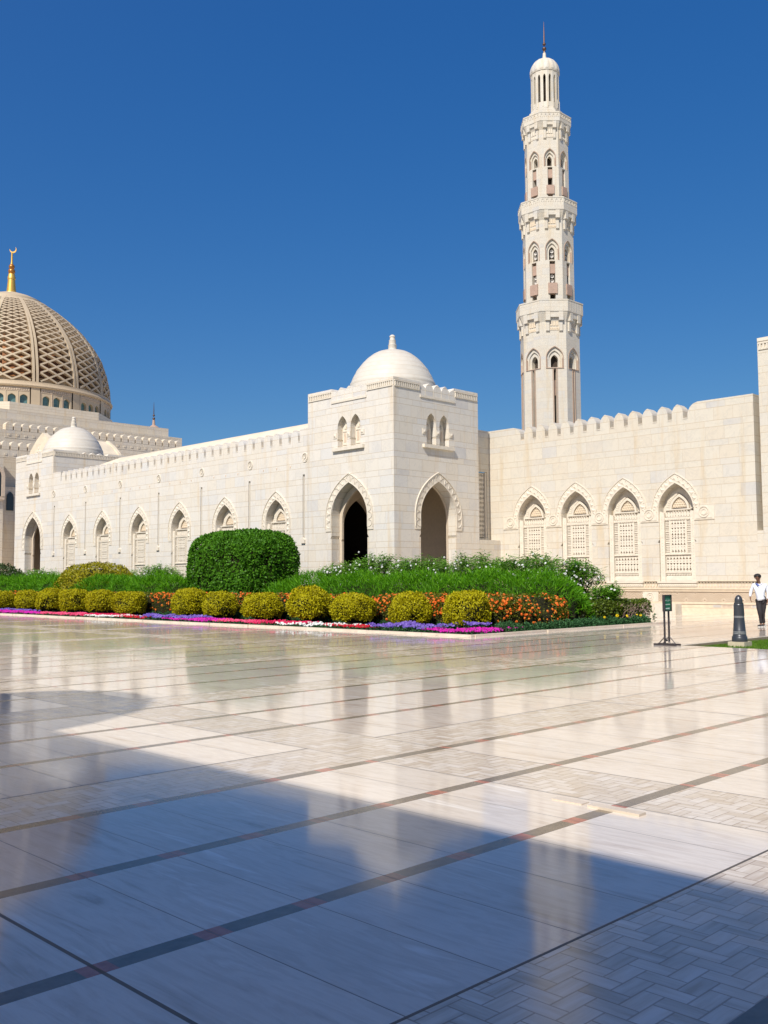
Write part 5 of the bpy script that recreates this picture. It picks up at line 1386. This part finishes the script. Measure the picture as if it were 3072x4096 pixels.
# ================================================================== SIGN
SX, SY_ = 21.86, 12.16
t = thing('sign_stand', (SX, SY_, 0), 'green prayer hall sign in a dark frame on two thin posts', 'sign')
DK = plain('dark_brown_metal', (.055, .045, .045), .45, metal=.3)
GRN = plain('sign_green', (.012, .15, .075), .35, var=.05); WHT = plain('sign_white', (.62, .70, .64), .5, var=.03)
b = MB()
for s_ in (-1, 1): b.box((SX+s_*.105-.018, SY_-.018, .06), (SX+s_*.105+.018, SY_+.018, .86))
b.build('post', DK, t)
b = MB(); x0, x1, z0, z1, fw = SX-.175, SX+.175, .83, 1.235, .026
b.box((x0, SY_-.06, z0), (x0+fw, SY_+.005, z1)); b.box((x1-fw, SY_-.06, z0), (x1, SY_+.005, z1)); b.box((x0+fw, SY_-.06, z1-fw), (x1-fw, SY_+.005, z1)); b.box((x0+fw, SY_-.06, z0), (x1-fw, SY_+.005, z0+fw))
fr_ = b.build('sign_frame', DK, t)
b = MB(); b.box((x0+fw, SY_-.038, z0+fw), (x1-fw, SY_+.003, z1-fw)); pn = b.build('sign_panel', GRN, t)
def txt(body, x, z, size, parent, sx=1.0, ex=.0008):
    cu = bpy.data.curves.new('lettering', 'FONT'); cu.body = body; cu.size = size; cu.align_x = 'CENTER'; cu.extrude = ex; cu.offset = .0006
    o = bpy.data.objects.new('lettering', cu); COL.objects.link(o)
    dg = bpy.context.evaluated_depsgraph_get(); me = bpy.data.meshes.new_from_object(o.evaluated_get(dg)); bpy.data.objects.remove(o)
    me.materials.clear(); me.materials.append(WHT)
    m = bpy.data.objects.new('lettering', me); COL.objects.link(m); m.parent = parent
    m.location = Vector((x, SY_-.0395, z))-loc_of(parent); m.rotation_euler = (R(90), 0, 0); m.scale = (sx, 1, 1); return m
# visual (left to right) order of the joined Arabic letter forms
txt('\u0621\u0627\ufeb4\ufee8\ufedf\u0627 \ufef0\ufee0\ufebc\ufee3', SX, 1.085, .075, pn, .72, 0)
txt('LADIES PRAYER HALL', SX, .985, .036, pn, .72)
b = MB(); b.extrude([(-.10, .885), (.065, .885), (.065, .870), (.10, .899), (.065, .928), (.065, .913), (-.10, .913)], -.041, -.0385, lambda u, d, z: (SX+u, SY_+d, z)); b.build('arrow', WHT, pn)
for s_ in (-1, 1):
    b = MB(); x = SX+s_*.105
    b.box((x-.02, SY_-.30, .0), (x+.02, SY_+.30, .045))
    for q in (-1, 1):
        b.tube([(x, SY_+q*.16, .045), (x, SY_+q*.015, .20)], .012, 6)
    b.build('foot', DK, t)
b = MB(); b.box((SX-.085, SY_-.012, .10), (SX+.085, SY_+.012, .13)); b.build('cross_bar', DK, t)

# ================================================================== PERSON
def skin_obj(name, verts, edges, radii, mat, parent, sub=2, root=0, post=None):
    me = bpy.data.meshes.new(name); me.from_pydata(verts, edges, []); o = bpy.data.objects.new(name, me); COL.objects.link(o)
    o.modifiers.new('s', 'SKIN'); sv = me.skin_vertices[0].data
    for i, r_ in enumerate(radii):
        sv[i].radius = r_ if isinstance(r_, tuple) else (r_, r_)
        sv[i].use_root = (i == root)
    o.modifiers.new('d', 'SUBSURF').levels = sub; o.modifiers['d'].render_levels = sub
    dg = bpy.context.evaluated_depsgraph_get(); m2 = bpy.data.meshes.new_from_object(o.evaluated_get(dg)); bpy.data.objects.remove(o)
    if post:
        for v in m2.vertices: v.co = post(v.co)
    m2.materials.clear(); m2.materials.append(mat); m2.polygons.foreach_set('use_smooth', [True]*len(m2.polygons))
    m2.name = name; o = bpy.data.objects.new(name, m2); COL.objects.link(o); o.parent = parent; return o
SKIN = plain('brown_skin', (.20, .095, .055), .5, var=.06); HAIR = plain('black_hair', (.016, .012, .010), .55, var=.4, scale=60)
SHIRT = plain('white_cotton', (.72, .74, .80), .8, var=.02, scale=12); TROU = plain('dark_trousers', (.022, .018, .019), .8); SHOE = plain('black_shoe', (.018, .014, .014), .45); SOLE = plain('white_sole', (.6, .58, .52), .5)
STRAP = plain('dark_strap', (.02, .02, .035), .6); COLR = plain('blue_lining', (.10, .14, .42), .7)
per = thing('person', (32.15, 14.36, 0), 'person walking in a white shirt and dark trousers with a bag strap across the chest', 'person')
per.rotation_euler = (0, 0, R(-65.8))
V_, E_, R_ = [], [], []
def pt(x, y, z, r_, link=None):
    V_.append((x, y, z)); R_.append(r_); i = len(V_)-1
    if link is not None: E_.append((link, i))
    return i
pel = pt(-.01, .02, .93, (.09, .07)); wa = pt(-.03, .02, 1.08, (.09, .065), pel); ch = pt(-.045, .03, 1.28, (.11, .075), wa); nb = pt(-.05, .02, 1.44, (.07, .06), ch)
nk = pt(-.065, -.01, 1.50, (.052, .052), nb); h1 = pt(-.085, -.045, 1.575, (.062, .072), nk); h2 = pt(-.095, -.06, 1.66, (.074, .088), h1); h3 = pt(-.10, -.05, 1.73, (.055, .065), h2)
def hand(base, d, side):
    """palm with four unequal curled fingers and a thumb"""
    x, y, z = V_[base]; d = Vector(d).normalized(); pm = pt(x+d.x*.045, y+d.y*.045, z+d.z*.045, (.024, .016), base)
    p = Vector(V_[pm]); ac = Vector((0, 1, 0))
    for k, (o_, L_) in enumerate(((-.024, .065), (-.008, .075), (.008, .070), (.023, .055))):
        a = p+ac*o_+d*.035; i = pt(*a, .0085, pm); b_ = a+d*L_*.5+Vector((-side*.012, 0, 0)); j = pt(*b_, .0078, i); c_ = b_+d*L_*.35+Vector((-side*.025, 0, .005)); pt(*c_, .0065, j)
    a = p+ac*-.030+d*-.005; i = pt(*a, .0095, pm); pt(*(a+d*.035+Vector((-side*.012, -.015, 0))), .0075, i)
for sd, sh, el, wr, dr in ((-1, (-.235, .03, 1.415), (-.325, .06, 1.165), (-.345, -.01, .965), (.12, -.10, -1)), (1, (.165, .03, 1.405), (.235, .05, 1.14), (.20, -.10, .90), (-.12, -.25, -1))):
    a = pt(*sh, .045, ch); b_ = pt(*el, .036, a); m_ = pt(*[(p+q)/2 for p, q in zip(el, wr)], .030, b_); c_ = pt(*wr, .024, m_); hand(c_, dr, sd)
LEG = (((-.085, .02, .86), (-.055, -.10, .48), (-.03, -.04, .11)), ((.08, .03, .86), (.035, .03, .49), (.055, .14, .12)))
for hp, kn, an in LEG:
    a = pt(*hp, .06, pel); b_ = pt(*kn, .042, a); c_ = pt(*[p*.6+q*.4 for p, q in zip(kn, an)], .038, b_); d_ = pt(*an, .034, c_); pt(an[0]-.03, an[1]-.09, max(.035, an[2]-.075), (.03, .022), d_)
body = skin_obj('body', V_, E_, R_, SKIN, per, 2, 0)
V_, E_, R_ = [], [], []
hm_ = pt(-.01, .02, .86, (.25, .17)); pel = pt(-.012, .02, .95, (.235, .165), hm_); wa = pt(-.03, .02, 1.08, (.225, .155), pel); ch = pt(-.04, .03, 1.27, (.205, .14), wa); nb = pt(-.05, .025, 1.405, (.12, .085), ch); pt(-.055, .01, 1.462, (.066, .060), nb)
for sd, sh, el, wr in ((-1, (-.235, .03, 1.395), (-.325, .06, 1.165), (-.347, .0, .99)), (1, (.165, .03, 1.385), (.238, .05, 1.14), (.205, -.09, .925))):
    a = pt(*sh, .073, ch); m0_ = pt(*[(p+q)/2 for p, q in zip(sh, el)], .068, a); b_ = pt(*el, .062, m0_); m_ = pt(*[(p+q)/2 for p, q in zip(el, wr)], .052, b_); pt(*wr, .042, m_)
def crease(co):
    n_ = noise.noise(Vector((co.x*9, co.y*9, co.z*5)))*.014+noise.noise(Vector((co.x*22, co.y*22, co.z*14)))*.005
    c = co.copy(); k = Vector((co.x+.03, co.y, 0)); k = k.normalized() if k.length > .02 else k
    if co.z < .92: c.z -= .04*math.sin((co.x+.02)*-4)
    return c+k*n_
sh_ = skin_obj('shirt', V_, E_, R_, SHIRT, per, 2, 0, crease)
V_, E_, R_ = [], [], []
pel = pt(-.01, .02, .92, (.135, .10))
for hp, kn, an in LEG:
    a = pt(*hp, .115, pel); q_ = pt(*[(p+q)/2 for p, q in zip(hp, kn)], .105, a); b_ = pt(*kn, .086, q_); c_ = pt(*[p*.55+q*.45 for p, q in zip(kn, an)], .057, b_); pt(an[0], an[1], an[2]-.02, .058, c_)
skin_obj('trousers', V_, E_, R_, TROU, per, 2, 0, lambda co: co+Vector((noise.noise(co*14)*.008, 0, 0)))
for (hp, kn, an), yaw_ in zip(LEG, (-.35, .1)):
    V_, E_, R_ = [], [], []
    a = pt(an[0]+.01, an[1]+.05, max(.055, an[2]-.05), (.042, .042)); b_ = pt(an[0]-.03, an[1]-.05, max(.05, an[2]-.07), (.045, .038), a); c_ = pt(an[0]-.075, an[1]-.14, .04, (.045, .030), b_); pt(an[0]-.10, an[1]-.19, .036, (.036, .022), c_)
    s1 = skin_obj('shoe', V_, E_, R_, SHOE, per, 2, 0, lambda co: Vector((co.x, co.y, max(co.z, .018))))
    so1 = MB(); pl_ = [(an[0]+.055*math.cos(a_)+(-.045 if math.sin(a_) < 0 else .0)+.03*math.sin(a_), an[1]-.055+.145*math.sin(a_)) for a_ in [2*math.pi*i/18 for i in range(18)]]
    vs = [(x, y, .002) for x, y in pl_]+[(x, y, .030) for x, y in pl_]; so1.add(vs, [(i, (i+1) % 18, 18+(i+1) % 18, 18+i) for i in range(18)]+[tuple(range(18)), tuple(range(18, 36))]); so1.build('sole', SOLE, s1, (0, 0, 0), world=False)
# hair: an uneven curly cap swept to the front
hb_ = MB(); nu, nv = 26, 14; hv = []
for j in range(nv+1):
    ph = math.pi*j/nv
    for i in range(nu):
        th = 2*math.pi*i/nu; d_ = Vector((math.sin(ph)*math.cos(th), math.sin(ph)*math.sin(th), math.cos(ph)))
        rr = 1+.10*noise.noise(d_*5)+.07*noise.noise(d_*12)
        q_ = Vector((d_.x*.118, d_.y*.125, d_.z*.098))*rr
        if d_.y < -.25 and d_.z < .15: q_ = q_*.72
        if d_.z < -.45: q_.z = -.045*rr
        hv.append((q_.x-.095, q_.y-.035, q_.z+1.685))
hb_.add(hv, [(j*nu+i, j*nu+(i+1) % nu, (j+1)*nu+(i+1) % nu, (j+1)*nu+i) for j in range(nv) for i in range(nu)]); hb_.build('hair', HAIR, per, (0, 0, 0), world=False, smooth=True)
fc = MB()
def ball(mb, c, r_, m=0, n=8): mb.lathe([(max(.0005, r_[0]*math.sin(math.pi*i/6)), -r_[2]*math.cos(math.pi*i/6)) for i in range(7)], c, n, m)
for sx in (-1, 1):
    ball(fc, (-.098+sx*.03, -.135, 1.625), (.012, .012, .008), 0); ball(fc, (-.098+sx*.03, -.132, 1.645), (.02, .02, .004), 1); ball(fc, (-.095+sx*.078, -.045, 1.615), (.014, .014, .028), 2)
fc.add([(-.114, -.125, 1.585), (-.084, -.125, 1.585), (-.099, -.125, 1.63), (-.100, -.162, 1.588)], [(0, 1, 3), (1, 2, 3), (2, 0, 3), (0, 1, 2)], 2)
ball(fc, (-.098, -.122, 1.562), (.024, .014, .007), 3)
fc.build('face', [plain('eye', (.05, .04, .04), .3), HAIR, SKIN, plain('lips', (.16, .06, .045), .5)], body, (0, 0, 0), world=False, smooth=True)
st = MB(); st.tube([(-.17, -.02, 1.475), (-.15, -.09, 1.44), (-.09, -.125, 1.33), (.0, -.135, 1.18), (.09, -.125, 1.03), (.145, -.10, .95)], .011, 6); st.tube([(-.17, -.02, 1.475), (-.13, .10, 1.40), (.02, .165, 1.18), (.14, .10, .98), (.145, -.10, .95)], .010, 6); st.build('bag_strap', STRAP, per, (0, 0, 0), world=False)
cl = MB()
cl.add([(-.155, -.045, 1.47), (-.08, -.105, 1.43), (-.04, -.118, 1.385), (-.06, -.13, 1.36), (-.17, -.085, 1.42)], [(0, 1, 2, 3, 4)]); cl.add([(.02, -.03, 1.475), (-.045, -.105, 1.40), (.0, -.125, 1.41), (.05, -.08, 1.45)], [(0, 1, 2, 3)], 1)
cl.build('collar', [COLR, SHIRT], sh_, (0, 0, 0), world=False)
